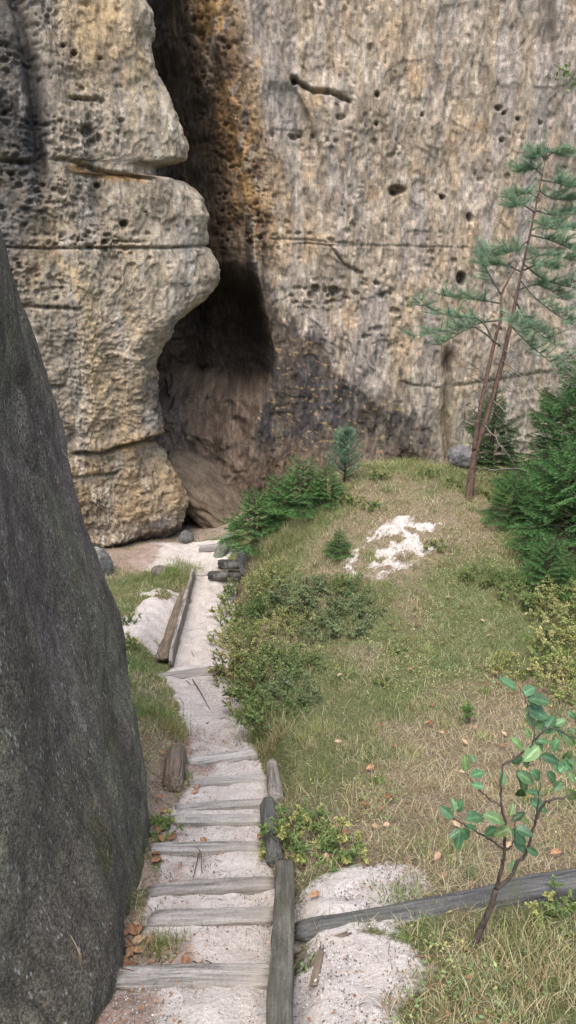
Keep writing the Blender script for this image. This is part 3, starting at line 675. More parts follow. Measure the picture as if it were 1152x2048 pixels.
# ------------------------------------------------------------------ timber
def sec_round(n=16, p=.35):
    a = (np.arange(n)+.5)/n*2*np.pi; f = lambda t: np.sign(t)*np.abs(t)**p
    return np.stack([f(np.cos(a)), f(np.sin(a))], 1)
def timber(name, p0, p1, w, h, mat, label, cat, group=None, seed=1, roll=0., pw=.22, taper=0., wob=.012, chip=.0, parent=None):
    p0, p1 = np.asarray(p0, float), np.asarray(p1, float); L = np.linalg.norm(p1-p0)
    nseg = max(8, int(L/.045)); t = np.linspace(-L/2, L/2, nseg); sec = sec_round(18, pw)*np.array([w/2, h/2])
    V = np.zeros((nseg, 18, 3)); tt = (t+L/2)/L; tp = 1-taper*tt
    V[:, :, 0] = t[:, None]; V[:, :, 1] = sec[None, :, 0]*tp[:, None]; V[:, :, 2] = sec[None, :, 1]*tp[:, None]
    k = np.arange(18)[None]+0*t[:, None]; tl = t[:, None]+0*k
    d = vn(tl*4+seed*5.3, k*.8, seed)*.07+vn(tl*14+seed, k*1.6, seed+4)*.04
    V[:, :, 1:] *= (1+d)[..., None]
    V[:, :, 1] += (wob*vn(t*1.7+seed, t*0, seed))[:, None]; V[:, :, 2] += (wob*vn(t*1.9+seed*2, t*0+3, seed))[:, None]
    e = 1-.14*(np.exp(-(t+L/2)/.015)+np.exp(-(L/2-t)/.015)); V[:, :, 1:] *= e[:, None, None]
    V[0, :, 0] += .02*vn(np.arange(18)*.7, np.arange(18)*0+seed, seed); V[-1, :, 0] += (.02+chip)*vn(np.arange(18)*.9, np.arange(18)*0+seed, seed+1)
    if chip:
        V[:4, :, 2] *= np.linspace(.35, 1, 4)[:, None]
    nv = nseg*18; VV = np.concatenate([V.reshape(-1, 3), [[t[0], 0, 0], [t[-1], 0, 0]]])
    i = np.arange(nseg-1)[:, None]*18; ks = np.arange(18)[None]
    Q = np.stack([i+ks, i+(ks+1) % 18, i+18+(ks+1) % 18, i+18+ks], -1).reshape(-1, 4)
    ks = np.arange(18); T = np.concatenate([np.stack([np.full(18, nv), (ks+1) % 18, ks], 1), np.stack([np.full(18, nv+1), (nseg-1)*18+ks, (nseg-1)*18+(ks+1) % 18], 1)])
    g = Geo(); g.add(VV, Q, T)
    o = g.build(name, M[mat])
    X = Vector((p1-p0)/L); Yv = Vector((0, 0, 1)).cross(X).normalized(); Zv = X.cross(Yv)
    m = Matrix((X, Yv, Zv)).transposed() @ Matrix.Rotation(roll, 3, 'X')
    o.matrix_world = Matrix.Translation(Vector((p0+p1)/2)) @ m.to_4x4()
    return tag(o, label, cat, group)

STEP_ENDS = [(232, 1958, 545, 1955), (300, 1842, 548, 1832), (298, 1785, 552, 1770), (300, 1702, 522, 1696), (345, 1640, 522, 1640), (352, 1620, 535, 1607), (380, 1571, 535, 1558), (378, 1528, 512, 1506), (275, 1366, 445, 1344)]
STEP_LAB = ['wide weathered timber step lowest in the stairs, reaching the foot of the boulder',
 'grey timber step just above the clump of dead leaves, butting against the square rail',
 'pale timber step level with the far end of the square rail', 'thin timber step half buried under leaf litter beside the boulder',
 'timber step with dark damp left end, the nearer of a close pair', 'timber step whose right end reaches the rounded log, the farther of a close pair',
 'tilted timber step beside the short stump log', 'highest tilted timber step just below the bare sandy slope', 'long timber step across the sandy path at the foot of two side planks']
STEP_W = [.125, .105, .095, .085, .085, .075, .09, .10, .20]
for i, (u0, v0, u1, v1) in enumerate(STEP_ENDS):
    y = YB[i]; dy = .0
    def onstep(u, v, y):
        d = ray(u, v); zc = zline(y); s = zc/d[2]; return d*s
    a = onstep(u0, v0, y); b = onstep(u1, v1, y)
    m = (a+b)/2; zc = zline(y)+(.014 if i < 8 else .04)
    a[2] = zc-.035; b[2] = zc-.035
    timber('step', a, b, STEP_W[i], .10, 'plank', STEP_LAB[i], 'step', 'timber steps of the sandy path', seed=i+3, roll=R(random.uniform(-3, 3)), pw=.16, wob=.008)
p = at(390, 1168, 14.35); q = at(470, 1160, 14.45)
timber('step', (p[0], 13.3, -6.16), (q[0], 13.38, -6.16), .1, .09, 'plank', 'narrow timber edging the far end of the sandy path below the log pile', 'step', 'timber steps of the sandy path', seed=20)
p = G(400, 1103); q = G(448, 1097)
timber('step', p+np.array([0, 0, .05]), q+np.array([.15, 0, .06]), .14, .13, 'plank', 'pale timber step at the threshold of the cave floor', 'step', 'timber steps of the sandy path', seed=22)

# rails and logs along the stairs
p0 = at(562, 2070, 3.28); p1 = at(568, 1736, 4.80)
timber('rail', p0+np.array([0, -.25, .17]), p1, .115, .13, 'rail', 'square grey green timber rail along the right side of the lower steps', 'rail', seed=31, pw=.14, wob=.006)
def glog(name, u0, v0, u1, v1, w, h, mat, lab, cat, lift=.02, seed=1, pw=.9, **k):
    a = G(u0, v0)+np.array([0, 0, lift]); b = G(u1, v1)+np.array([0, 0, lift]); return timber(name, a, b, w, h, mat, lab, cat, seed=seed, pw=pw, **k)
glog('log', 548, 1735, 537, 1618, .125, .14, 'darklog', 'thick rounded mossy log edging the middle steps beyond the square rail', 'log', .05, 33)
glog('log', 552, 1612, 543, 1535, .13, .14, 'log', 'short grey split log edging the upper steps under the overhanging grass', 'log', .05, 34, taper=.2)
glog('log', 347, 1585, 356, 1520, .17, .20, 'brownlog', 'short brown stump log set upright between boulder and tilted steps', 'log', .07, 35, taper=-.1)
glog('log', 325, 1330, 372, 1190, .20, .19, 'brownlog', 'stout weathered brown log lying along the left edge of the sandy path', 'log', .09, 36, taper=.0, chip=.04)
glog('plank', 342, 1340, 388, 1160, .055, .26, 'log', 'thin grey plank on edge with a pointed end between brown log and sand', 'plank', .12, 37, pw=.2, chip=.12)
a = G(592, 1884); b = G(1190, 1792)
timber('log', a+np.array([0, 0, .075]), b+np.array([.1, .02, .115]),  .13, .125, 'darklog', 'long dark fallen log with a splintered rotten end behind the leafy sapling', 'log', seed=38, pw=.8, taper=-.25, wob=.03, chip=.05)
a = G(625, 1975); b = G(642, 1905)
timber('wood_splinter', a+np.array([0, 0, .008]), b+np.array([0, 0, .008]), .045, .016, 'brownlog', 'pale brown splinter of rotten wood lying on the coarse sand by the rail', 'splinter', seed=39, pw=.4, taper=.4, chip=.03)
a = G(588, 1900); b = G(690, 1862)
timber('wood_splinter', a+np.array([0, -.06, .01]), b+np.array([0, -.05, .03]), .05, .03, 'brownlog', 'long splinter of rusty brown wood along the broken end of dark log', 'splinter', seed=40, pw=.4, taper=.5, chip=.03)
# pile at the end of the path
for i, (u0, v0, u1, v1, w, mat, lab) in enumerate([(418, 1152, 458, 1150, .17, 'charlog', 'dark log lying lowest in the small pile at the path end'), (438, 1128, 484, 1128, .2, 'charlog', 'dark log resting on top of the small pile at the path end'), (455, 1147, 486, 1150, .15, 'charlog', 'short dark block at the right foot of the small log pile')]):
    p = at(u0, v0, 14.2); q = at(u1, v1, 14.1)
    timber('log', p, q, w, w*.95, mat, lab, 'log', 'dark logs piled at the path end', seed=50+i, pw=.9)

# ------------------------------------------------------------------ pine with a forked stem
def tuft(g, P, D, n, L, W, base, var):
    P = np.repeat(P, n, 0); D = np.repeat(D, n, 0)
    d = unit(unit(D)*.55+rng.normal(size=P.shape)*.62)
    k = len(P); C = np.asarray(base)*(1+var*rng.normal(size=(k, 1)))
    needles(g, P+D*rng.uniform(-.04, .04, (k, 1)), d, L*rng.uniform(.7, 1.2, k), np.full(k, W), np.clip(C, .01, .5))

def pine():
    base = G(938, 1000)
    root = empty('pine_tree', base, 'slender young pine with forked reddish stem and bluish needles on the mound', 'tree')
    s0 = base[1]*CP-base[2]*SP
    def px(u, v, ds=0): return at(u, v, s0+ds)
    trunk = Geo(); BR = (.098, .062, .046)
    t1 = smooth_poly([base-np.array([0, 0, .15]), px(938, 998), px(950, 905, .02), px(968, 850, .05), px(990, 780, .1), px(1012, 690, .15), px(1040, 560, .2), px(1070, 420, .2), px(1097, 288, .2)], 8)
    tube(trunk, t1, np.interp(np.linspace(0, 1, len(t1)), [0, .08, .3, .6, 1], [.092, .066, .049, .036, .006]), 12, BR, jit=.3)
    t2 = smooth_poly([px(949, 900, .0), px(955, 850, -.06), px(972, 760, -.1), px(990, 680, -.12), px(1002, 630, -.12), px(1003, 590, -.1), px(1020, 555, -.1), px(1040, 520, -.1)], 7)
    tube(trunk, t2, np.linspace(.044, .009, len(t2)), 10, BR, jit=.1)
    trunk.build('trunk', M['bark'], root, base)
    limbs = Geo(); fol = Geo(); GR = (.085, .085, .07)
    LB = [[(1000, 692, -.1), (950, 655, -.3), (905, 660, -.5), (828, 672, -.6)], [(990, 690, -.1), (960, 640, -.2), (900, 632, -.3), (838, 606, -.3)], [(1003, 607, -.1), (960, 600, .1), (890, 592, .2)], [(1000, 640, -.1), (950, 650, .3), (880, 690, .5)],
          [(1003, 590, -.1), (985, 560, -.2), (965, 520, -.3), (985, 500, -.3)], [(1040, 560, .2), (1075, 600, .0), (1130, 640, -.2), (1165, 655, -.3)], [(1050, 520, .2), (1090, 510, .4), (1150, 520, .6)], [(1060, 470, .2), (1100, 480, .1), (1145, 500, 0)],
          [(1070, 420, .2), (1105, 430, .3), (1150, 425, .4)], [(1070, 425, .2), (1045, 410, .0), (1025, 415, -.1)], [(1075, 395, .2), (1055, 385, .3), (1030, 395, .4)], [(1083, 360, .2), (1110, 365, .1), (1140, 375, 0)], [(1085, 350, .2), (1065, 335, .2), (1050, 345, .3)],
          [(1092, 315, .2), (1108, 305, .2), (1122, 312, .2)], [(1092, 318, .2), (1078, 310, .1), (1070, 318, .1)], [(1030, 600, .2), (1060, 650, .5), (1110, 690, .7)], [(1020, 650, .15), (1060, 690, -.1), (1120, 740, -.3)], [(1045, 545, .2), (1010, 530, .4), (975, 530, .5)],
          [(1050, 530, .2), (1090, 560, .4), (1140, 575, .5)], [(1035, 580, .2), (1080, 570, .5), (1130, 600, .9)], [(1058, 480, .2), (1030, 500, .1), (1000, 510, 0)], [(1003, 620, -.1), (1030, 640, -.4), (1050, 670, -.6)],
          [(1066, 440, .2), (1085, 445, -.2), (1110, 460, -.4)], [(1048, 540, .2), (1075, 530, -.2), (1105, 540, -.5)], [(1062, 460, .2), (1100, 450, .5), (1165, 465, .8)], [(1078, 380, .2), (1100, 395, .2), (1130, 400, .2)]]
    for b in LB:
        P = smooth_poly([px(*q) for q in b], 6)
        tube(limbs, P, np.linspace(.017, .004, len(P)), 5, GR)
        L = len(P); n = 26
        for k in range(n):
            j = min(L-1, int(L*(.36+.64*(k/(n-1)))))
            d = unit(P[-1]-P[0]+np.array([0, 0, .0]))*.8+rng.normal(size=3)*.8; d[2] = abs(d[2])*.5+.06; d = unit(d)
            e = P[j]+d*rng.uniform(.10, .36)
            tube(limbs, [P[j], (P[j]+e)/2+np.array([0, 0, -.01]), e], [.005, .004, .003], 4, GR)
            m = 5; tt = np.linspace(.25, 1, m)[:, None]
            col = np.array([.165, .255, .160])*rng.uniform(.7, 1.35)+np.array([.03, .03, .0])*rng.uniform(0, 1)
            tuft(fol, P[j]*(1-tt)+e*tt, np.tile(d, (m, 1)), 26, .090, .0038, col, .22)
    limbs.build('branches', M['bark'], root, base); fol.build('crown', M['needle'], root, base)
    dead = Geo(); DG = (.22, .19, .165)
    DB = [[(972, 770, -.1), (935, 752, -.3), (905, 768, -.4), (880, 775, -.5)], [(965, 822, -.1), (945, 810, -.2), (915, 820, -.3), (905, 850, -.3)], [(960, 845, -.1), (930, 838, -.3), (905, 870, -.4)], [(975, 735, -.1), (930, 735, -.3), (880, 755, -.5)], [(955, 935, 0), (990, 940, -.3), (1030, 935, -.5), (1060, 945, -.5)],
          [(1005, 720, .1), (1060, 765, -.1), (1100, 800, -.2)], [(1010, 700, .1), (1035, 730, -.2), (1060, 770, -.3), (1075, 790, -.3)], [(985, 800, .1), (1020, 830, -.2), (1060, 855, -.4), (1072, 900, -.4)], [(990, 770, .1), (1030, 790, .2), (1080, 830, .3)], [(1000, 740, .1), (1030, 755, .3), (1045, 800, .3), (1040, 850, .3)], [(978, 815, .1), (1010, 850, .4), (1015, 880, .4)], [(970, 850, 0), (1000, 890, -.3), (1030, 930, -.4)], [(995, 760, .1), (960, 790, .3), (940, 800, .4)]]
    for b in DB:
        P = smooth_poly([px(*q) for q in b], 6); P[1:-1] += rng.normal(size=(len(P)-2, 3))*.012
        tube(dead, P, np.linspace(.0095, .003, len(P)), 4, DG)
        for k in range(6):
            j = rng.integers(5, len(P)-1); d = unit(unit(P[j]-P[j-1])+rng.normal(size=3)*.8)
            tube(dead, [P[j], P[j]+d*.12, P[j]+d*.22+np.array([0, 0, -.05])], [.0045, .0035, .002], 3, DG)
    dead.build('dead_branches', M['bark'], root, base)
pine()

# ------------------------------------------------------------------ young spruces
def spruce(H, Rr, seed, col, nwh=None, dens=1.):
    r = np.random.default_rng(seed); tr = Geo(); br = Geo(); fo = Geo()
    ax = np.stack([.03*H*np.sin(np.linspace(0, 2, 9)), .0*np.linspace(0, 1, 9), np.linspace(-.12, H, 9)], 1)
    tube(tr, ax, np.linspace(.03*H+.008, .006, 9), 8, (.09, .065, .05))
    nwh = nwh or int(H*4.6+4); Bs, Ds, Ls, Cs = [], [], [], []
    def twig(a, b, dropc):
        d = unit(b-a); L = np.linalg.norm(b-a); n = max(4, int(L*125*dens))
        t = r.uniform(0, 1, n)[:, None]; p = a*(1-t)+b*t
        side = unit(np.cross(d, r.normal(size=(n, 3)))); side[:, 2] = side[:, 2]*.45+.2
        Bs.append(p); Ds.append(unit(d*.55+side*.85)); Ls.append(r.uniform(.016, .028, n))
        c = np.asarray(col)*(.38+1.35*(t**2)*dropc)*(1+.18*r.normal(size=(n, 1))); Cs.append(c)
    for w in range(nwh):
        f = (w+.3*r.random())/nwh; zb = H*(.04+.94*f)
        Lb = Rr*(1-f)**.75*(.75+.5*r.random())+.05
        nb = 5 if f < .8 else 4
        for k in range(nb):
            a = 2*np.pi*(k/nb)+w*2.4+r.uniform(-.25, .25); L = Lb*r.uniform(.75, 1.15)
            o = np.array([math.cos(a), math.sin(a), 0]); tt = np.linspace(0, 1, 8)
            up = .30+.5*f; dr = .28*(1-f)
            z = zb+L*(up*tt-dr*2.0*tt**2+.16*tt**4)
            P = np.stack([o[0]*L*tt, o[1]*L*tt, z], 1); P[:, 0] += np.interp(z, ax[:, 2], ax[:, 0])
            tube(br, P, np.linspace(.004+.006*L, .002, 8), 4, (.095, .07, .05))
            S = np.array([-o[1], o[0], 0])
            for i in range(7): 
                if i >= 2 or f > .6: twig(P[i], P[i+1], .5+i/14)
            nt = max(4, int(L/.055))
            for j in range(nt):
                t = .25+.72*(j+r.random()*.5)/nt; p = np.array([np.interp(t, tt, P[:, q]) for q in range(3)])
                for sgn in (-1, 1):
                    tl = L*(1-t)*.62*r.uniform(.7, 1.2)+.05
                    d = unit(o*.75+S*sgn*.75+np.array([0, 0, r.uniform(-.14, .05)]))
                    e = p+d*tl+np.array([0, 0, -.12*tl]); twig(p, e, 1.)
                    if tl > .16:
                        for q in (.35, .6, .8):
                            pp = p*(1-q)+e*q; dd = unit(d+(S*-sgn if r.random() < .5 else o)*.7+r.normal(size=3)*.15)
                            twig(pp, pp+dd*tl*(1-q)*.7, 1.1)
    twig(np.array([ax[-1, 0]*.98, 0, H*.88]), ax[-1], 1.2)
    B, D, L, C = map(np.concatenate, (Bs, Ds, Ls, Cs))
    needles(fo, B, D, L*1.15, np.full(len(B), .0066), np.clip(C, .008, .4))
    return tr, br, fo
def place_spruce(geo, p, lab, group, name='spruce_tree', rz=0., sc=1., cat='tree'):
    e = empty(name, p, lab, cat, group, rz); e.scale = (sc,)*3
    tr, br, fo = geo
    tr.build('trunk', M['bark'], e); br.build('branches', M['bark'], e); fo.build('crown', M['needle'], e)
    return e
DG_ = (.078, .165, .052); LG_ = (.098, .195, .060); BG_ = (.060, .128, .062)
sA = spruce(2.7, 1.15, 1, DG_, 18, 1.9); sB = spruce(1.75, 1.25, 2, (.088, .185, .058), 11, 2.0); sC = spruce(.95, .66, 3, LG_, 9, 2.2)
SPG = 'young spruces at the right edge'
def sp(u, s, z=None):
    d = ray(u, 1000); x = d[0]*s; y = math.sqrt(max(.1, s*s))*0+s*d[1]; return x, y
def gp(x, y, dz=-.03): return np.array([x, y, float(ground(np.array([x]), np.array([y]))[0])+dz])
eA = place_spruce(sA, gp(4.75, 12.2), 'tallest dark spruce at the right edge behind the broad low spruce', SPG, rz=.4)
eB = place_spruce(sB, gp(4.25, 10.3), 'broad low spruce with drooping tips in front of the tallest one at right', SPG, rz=1.2)
for src, (x, y), rz, sc, lab in ((eA, (3.95, 14.0), 2.2, .62, 'shaded dark spruce just right of the pine trunk close to the wall'), (eB, (5.3, 11.0), 3.1, 1.15, 'wide spruce half outside the picture between tall spruce and low spruce'), (eA, (5.7, 13.6), 4.1, .95, 'spruce partly hidden behind the tallest spruce at the right edge'), (eB, (3.55, 9.35), .4, .42, 'small bright spruce at the foot of the broad low spruce, beside turf'), (eB, (3.55, 11.2), 5.2, .45, 'small spruce seedling between pine foot and the broad low spruce')):
    c = copy_tree(src); c.location = gp(x, y); c.rotation_euler = (0, 0, rz); c.scale = (sc,)*3; tag(c, lab, 'tree', SPG)
SBG = 'bushy young spruces on the mound'
eC = place_spruce(sC, gp(.23, 12.5), 'dense dark bushy spruce, middle one of the three before the cave wall', SBG)
for (x, y), rz, sc, lab in (((-.60, 12.35), 1.1, 1.05, 'feathery bushy spruce nearest to the cave, overhanging the path end'), ((.66, 12.2), 2.4, .72, 'light green bushy spruce nearest to the bluish pine sapling'), ((-.15, 12.75), 3.4, .9, 'dark bushy spruce filling the gap behind the two leftmost bushy spruces')):
    c = copy_tree(eC); c.location = gp(x, y); c.rotation_euler = (0, 0, rz); c.scale = (sc,)*3; tag(c, lab, 'tree', SBG)
c = copy_tree(eC); c.location = gp(.78, 10.75); c.scale = (.42,)*3; c.rotation_euler = (0, 0, .8); tag(c, 'tiny bright spruce seedling left of the white sand patch', 'tree', SBG)
c = copy_tree(eC); c.location = gp(-.45, 10.0); c.scale = (.30,)*3; c.rotation_euler = (0, 0, 2.8); tag(c, 'tiny spruce seedling among bilberry bushes right of the sandy path', 'tree', SBG)
# bluish pine sapling beside them
def pine_sapling(p, H, lab, nl=.06, gcol=(.135, .22, .135), nb=80):
    e = empty('pine_sapling', p, lab, 'tree'); tr = Geo(); fo = Geo()
    tube(tr, [(0, 0, -.05), (.02, 0, H*.5), (0, 0, H)], [.022, .015, .005], 7, (.10, .07, .05))
    for k in range(nb):
        f = rng.uniform(.12, 1); a = rng.uniform(0, 6.28); L = (.36*(1-f)**.6+.06)*H; d = unit(np.array([math.cos(a), math.sin(a), .75]))
        b = np.array([0, 0, H*f*.93]); en = b+d*L; tube(tr, [b, en], [.006, .003], 4, (.10, .075, .05))
        tt = np.linspace(.2, 1, 6)[:, None]
        tuft(fo, b*(1-tt)+en*tt, np.tile(d, (6, 1)), 22, nl, .006, np.array(gcol)*rng.uniform(.8, 1.3), .2)
    tuft(fo, np.array([[0, 0, H*q] for q in (.8, .88, .96, 1.)]), np.tile([0, 0, 1.], (4, 1)), 40, nl, .006, gcol, .2)
    tr.build('trunk', M['bark'], e); fo.build('crown', M['needle'], e)
pine_sapling(gp(1.0, 12.75), 1.05, 'small soft bluish pine sapling on the crest beside the bushy spruces')
pine_sapling(gp(1.72, 6.1, -.02), .22, 'tiny pine seedling standing alone on the dry turf', .03, (.13, .22, .07), 14)

# ------------------------------------------------------------------ low shrubs (bilberry)
def shrub(Rr, H, n_st, seed, cols, leaf=.017, dens=1.):
    r = np.random.default_rng(seed); st = Geo(); le = Geo(); Bs, Ds, Cs = [], [], []
    for k in range(n_st):
        a = r.uniform(0, 6.28); q = math.sqrt(r.random())*Rr*.8; b = np.array([q*math.cos(a), q*math.sin(a), -.04])
        h = H*(1-.45*(q/Rr)**2)*r.uniform(.65, 1.1); out = unit(np.array([math.cos(a), math.sin(a), 0]))*(.25+.5*q/Rr)
        tip = b+np.array([out[0]*h, out[1]*h, h])+r.normal(size=3)*.03
        P = smooth_poly([b, (b+tip)/2+r.normal(size=3)*.025, tip], 4)
        tube(st, P, np.linspace(.0035, .0015, len(P)), 3, (.10, .075, .045))
        cc = np.asarray(cols[r.integers(len(cols))])
        for j in range(5):
            t = r.uniform(.35, .95); p = P[int(t*(len(P)-1))]; e = p+unit(r.normal(size=3)*.7+np.array([out[0], out[1], .7]))*h*r.uniform(.2, .42)
            tube(st, [p, e], [.002, .001], 3, (.11, .085, .05))
            m = int(26*dens); tt = r.uniform(.1, 1, m)[:, None]; Bs.append(p*(1-tt)+e*tt)
            d = r.normal(size=(m, 3)); d[:, 2] *= .45; Ds.append(unit(d+unit(e-p)*.3)); Cs.append(cc*(1+.22*r.normal(size=(m, 1)))*np.array([1, 1, 1])+r.uniform(0, .02, (m, 1))*np.array([1, .6, 0]))
    B, D, C = map(np.concatenate, (Bs, Ds, Cs)); n = len(B)
    Nn = unit(r.normal(size=(n, 3))*.5+np.array([0, 0, 1.]))
    leaflets(le, B, D, Nn, leaf*1.25*r.uniform(.7, 1.35, n), leaf*.85*r.uniform(.8, 1.2, n), np.clip(C, .01, .5))
    return st, le
def place_shrub(geo, p, lab, group, rz=0, sc=1.):
    e = empty('bilberry_shrub', p, lab, 'shrub', group, rz); e.scale = (sc,)*3
    geo[0].build('stems', M['bark'], e); geo[1].build('leaves', M['shrub'], e); return e
GREEN = [(.16, .23, .075), (.12, .19, .065), (.20, .25, .09)]; BLUE = [(.17, .225, .105), (.20, .26, .125), (.135, .19, .085)]; YEL = [(.33, .34, .12), (.42, .38, .17), (.25, .29, .10)]; RED = [(.34, .13, .07), (.26, .23, .10)]
SHG = 'bilberry shrubs on the grassy bank'
shG = shrub(.36, .36, 46, 11, GREEN); shB = shrub(.36, .36, 46, 12, BLUE); shY = shrub(.36, .36, 40, 13, YEL+GREEN[:1])
shS = shrub(.2, .18, 22, 14, GREEN+YEL[:1], .016); shR = shrub(.14, .16, 14, 15, RED, .016)
protos = {}
SH = [('B', 655, 1200, 1.0, 'dusty green shrub overhanging the dark hollow below the white patch'), ('B', 600, 1190, .9, 'dusty green shrub left of the hollow, next to the twiggy path edge'), ('B', 690, 1240, .75, 'small dusty green shrub on the right lip of the dark hollow'), ('B', 640, 1262, .6, 'low dusty green shrub hanging lowest into the dark hollow'),
      ('Y', 470, 1225, .9, 'sparse yellowish shrub with bare reddish twigs at the path edge'), ('Y', 510, 1290, .95, 'yellow green shrub directly right of the sand above the long step'), ('G', 480, 1185, .8, 'small green shrub below the squat grey stone'), ('Y', 475, 1335, .8, 'yellow green shrub spilling over the right end of the long step'), ('R', 452, 1338, .95, 'small reddish shrub at the right end of the long step'),
      ('G', 530, 1370, .9, 'dark green shrub on the steep bank right of the bare sandy slope'), ('G', 545, 1420, .75, 'leafy green shrub lowest on the bank above the tilted steps'), ('G', 545, 1215, .8, 'green shrub in the middle of the bank between path and hollow'), ('Y', 560, 1155, .75, 'small yellowish shrub high on the bank under the seedling'), ('G', 700, 1170, .6, 'little green shrub just below the white sand patch'),
      ('Y', 1128, 1240, .9, 'yellowish shrub at the right edge below the broad low spruce'), ('Y', 1138, 1310, 1.0, 'pale yellow shrub at the right edge, nearest to the sapling top'), ('Y', 1150, 1200, .9, 'yellow leaved shrub touching the lowest spruce tips at the right edge'), ('G', 1085, 1170, .5, 'small green shrub under the small bright spruce'), ('G', 1050, 1180, .8, 'dark green leafy shrub at the left foot of broad low spruce'), ('G', 1020, 1160, .6, 'small green shrub between turf and small bright spruce'),
      ('Y', 1030, 1335, .55, 'tiny yellowish shrub alone on turf right of centre'), ('Y', 460, 1270, .7, 'yellowish shrub leaning over the sand midway along the upper path'), ('G', 500, 1240, .75, 'mixed green shrub between twiggy path edge shrub and bank top'), ('Y', 585, 1250, .7, 'yellow green shrub just left of the dark hollow'), ('G', 560, 1320, .7, 'green shrub on the bank right of the yellow green path shrub'), ('Y', 505, 1395, .75, 'yellow green shrub between long step and dark green bank shrub'), ('B', 585, 1385, .6, 'dusty shrub at the lower edge of the bank thicket'), ('G', 610, 1330, .55, 'small green shrub under the dark hollow on the left'),
      ('Y', 530, 1170, .7, 'yellowish shrub above the green bank thicket near the stones'), ('G', 1105, 1290, .5, 'green shrub on the left flank of the yellow shrubs at right edge'), ('Y', 1145, 1370, .8, 'lowest yellow shrub at the right edge above the sapling'), ('B', 735, 1215, .5, 'tiny dusty shrub right of the hollow beside fallen leaves'), ('G', 960, 1150, .55, 'low green shrub at the turf edge left of small bright spruce'),
      ('S', 600, 1665, 1.0, 'fresh green low shrub beside the thick mossy log'), ('S', 640, 1690, .95, 'fresh green low shrub a step right of the log shrub'), ('S', 570, 1690, .8, 'fresh green low shrub pressed against the far end of the square rail'), ('S', 620, 1640, .8, 'fresh green low shrub behind the pair by the mossy log'), ('S', 680, 1700, .8, 'thin green shrub at the right end of the fresh green clump'),
      ('S', 322, 1650, .62, 'bright green small plant growing between boulder and litter covered step'), ('S', 1130, 1830, .8, 'grey green low plant in front of the fallen log at right edge'), ('S', 770, 1360, .55, 'small dusty plant on the turf below the dark hollow'), ('S', 240, 1290, 1.1, 'green shrub at the edge of the boulder, left of the brown log'), ('S', 255, 1240, .8, 'small shrub above the grass tuft left of the sandy path'), ('S', 235, 1370, .9, 'bright green shrub lowest along the boulder edge'),
      ('S', 700, 1000, 1.0, 'heathery grey green shrub on the mound right of the bushy spruces'), ('S', 740, 1010, .8, 'small heathery shrub above the white patch'), ('S', 870, 1090, .8, 'low dusty shrub right of the white sand patch'), ('S', 800, 1300, .6, 'low shrub on turf right of dark hollow'), ('S', 760, 950, .9, 'low green shrub on the crest right of the pine sapling'), ('S', 850, 945, .9, 'green low shrub on the crest in front of black stained wall'), ('S', 905, 965, .8, 'low green shrub on the crest left of the pine foot'), ('S', 980, 985, .9, 'yellowish low shrub just right of the pine foot'), ('S', 1010, 1000, .8, 'low shrub between pine foot and spruce')]
GEO = {'G': shG, 'B': shB, 'Y': shY, 'S': shS, 'R': shR}
for i, (k, u, v, sc, lab) in enumerate(SH):
    if k != 'S': sc *= 1.22
    p = G(u, v, .12*sc if k != 'S' else .06); p[2] -= .01
    if k not in protos: protos[k] = place_shrub(GEO[k], p, lab, SHG, i*1.3, sc)
    else:
        c = copy_tree(protos[k]); c.location = p; c.rotation_euler = (0, 0, i*1.7); c.scale = (sc, sc, sc*random.uniform(.85, 1.1)); tag(c, lab, 'shrub', SHG)

# ------------------------------------------------------------------ broad-leaved sapling in front of the fallen log
def big_leaf(g, b, t, nrm, W, col, curl):
    b, t = np.asarray(b), np.asarray(t); d = t-b; L = np.linalg.norm(d); d = d/L
    S = unit(np.cross(d, nrm)); Nn = np.cross(S, d); nu, nv = 11, 9
    uu = np.linspace(0, 1, nu)[:, None]; vv = np.linspace(-1, 1, nv)[None]
    w = W*(np.sin(np.pi*np.clip(uu, .0, 1)**.8)**.75)*.5
    rip = .004*np.cos((uu*7-np.abs(vv)*1.3)*2*np.pi)*np.abs(vv)
    V = b+d*(uu*L)[..., None]+S*(w*vv)[..., None]+Nn*(w*np.abs(vv)*.35-curl*L*uu**2+rip+.03*L*np.sin(uu*3.1))[..., None]
    vein = ((np.abs(vv) < .13)*.6+(np.cos((uu*7-np.abs(vv)*1.3)*2*np.pi) > .7)*.35)*np.ones((nu, nv))
    C = np.asarray(col)*(1+vein[..., None])
    g.add(V.reshape(-1, 3), grid_faces(nu, nv), None, C.reshape(-1, 3))
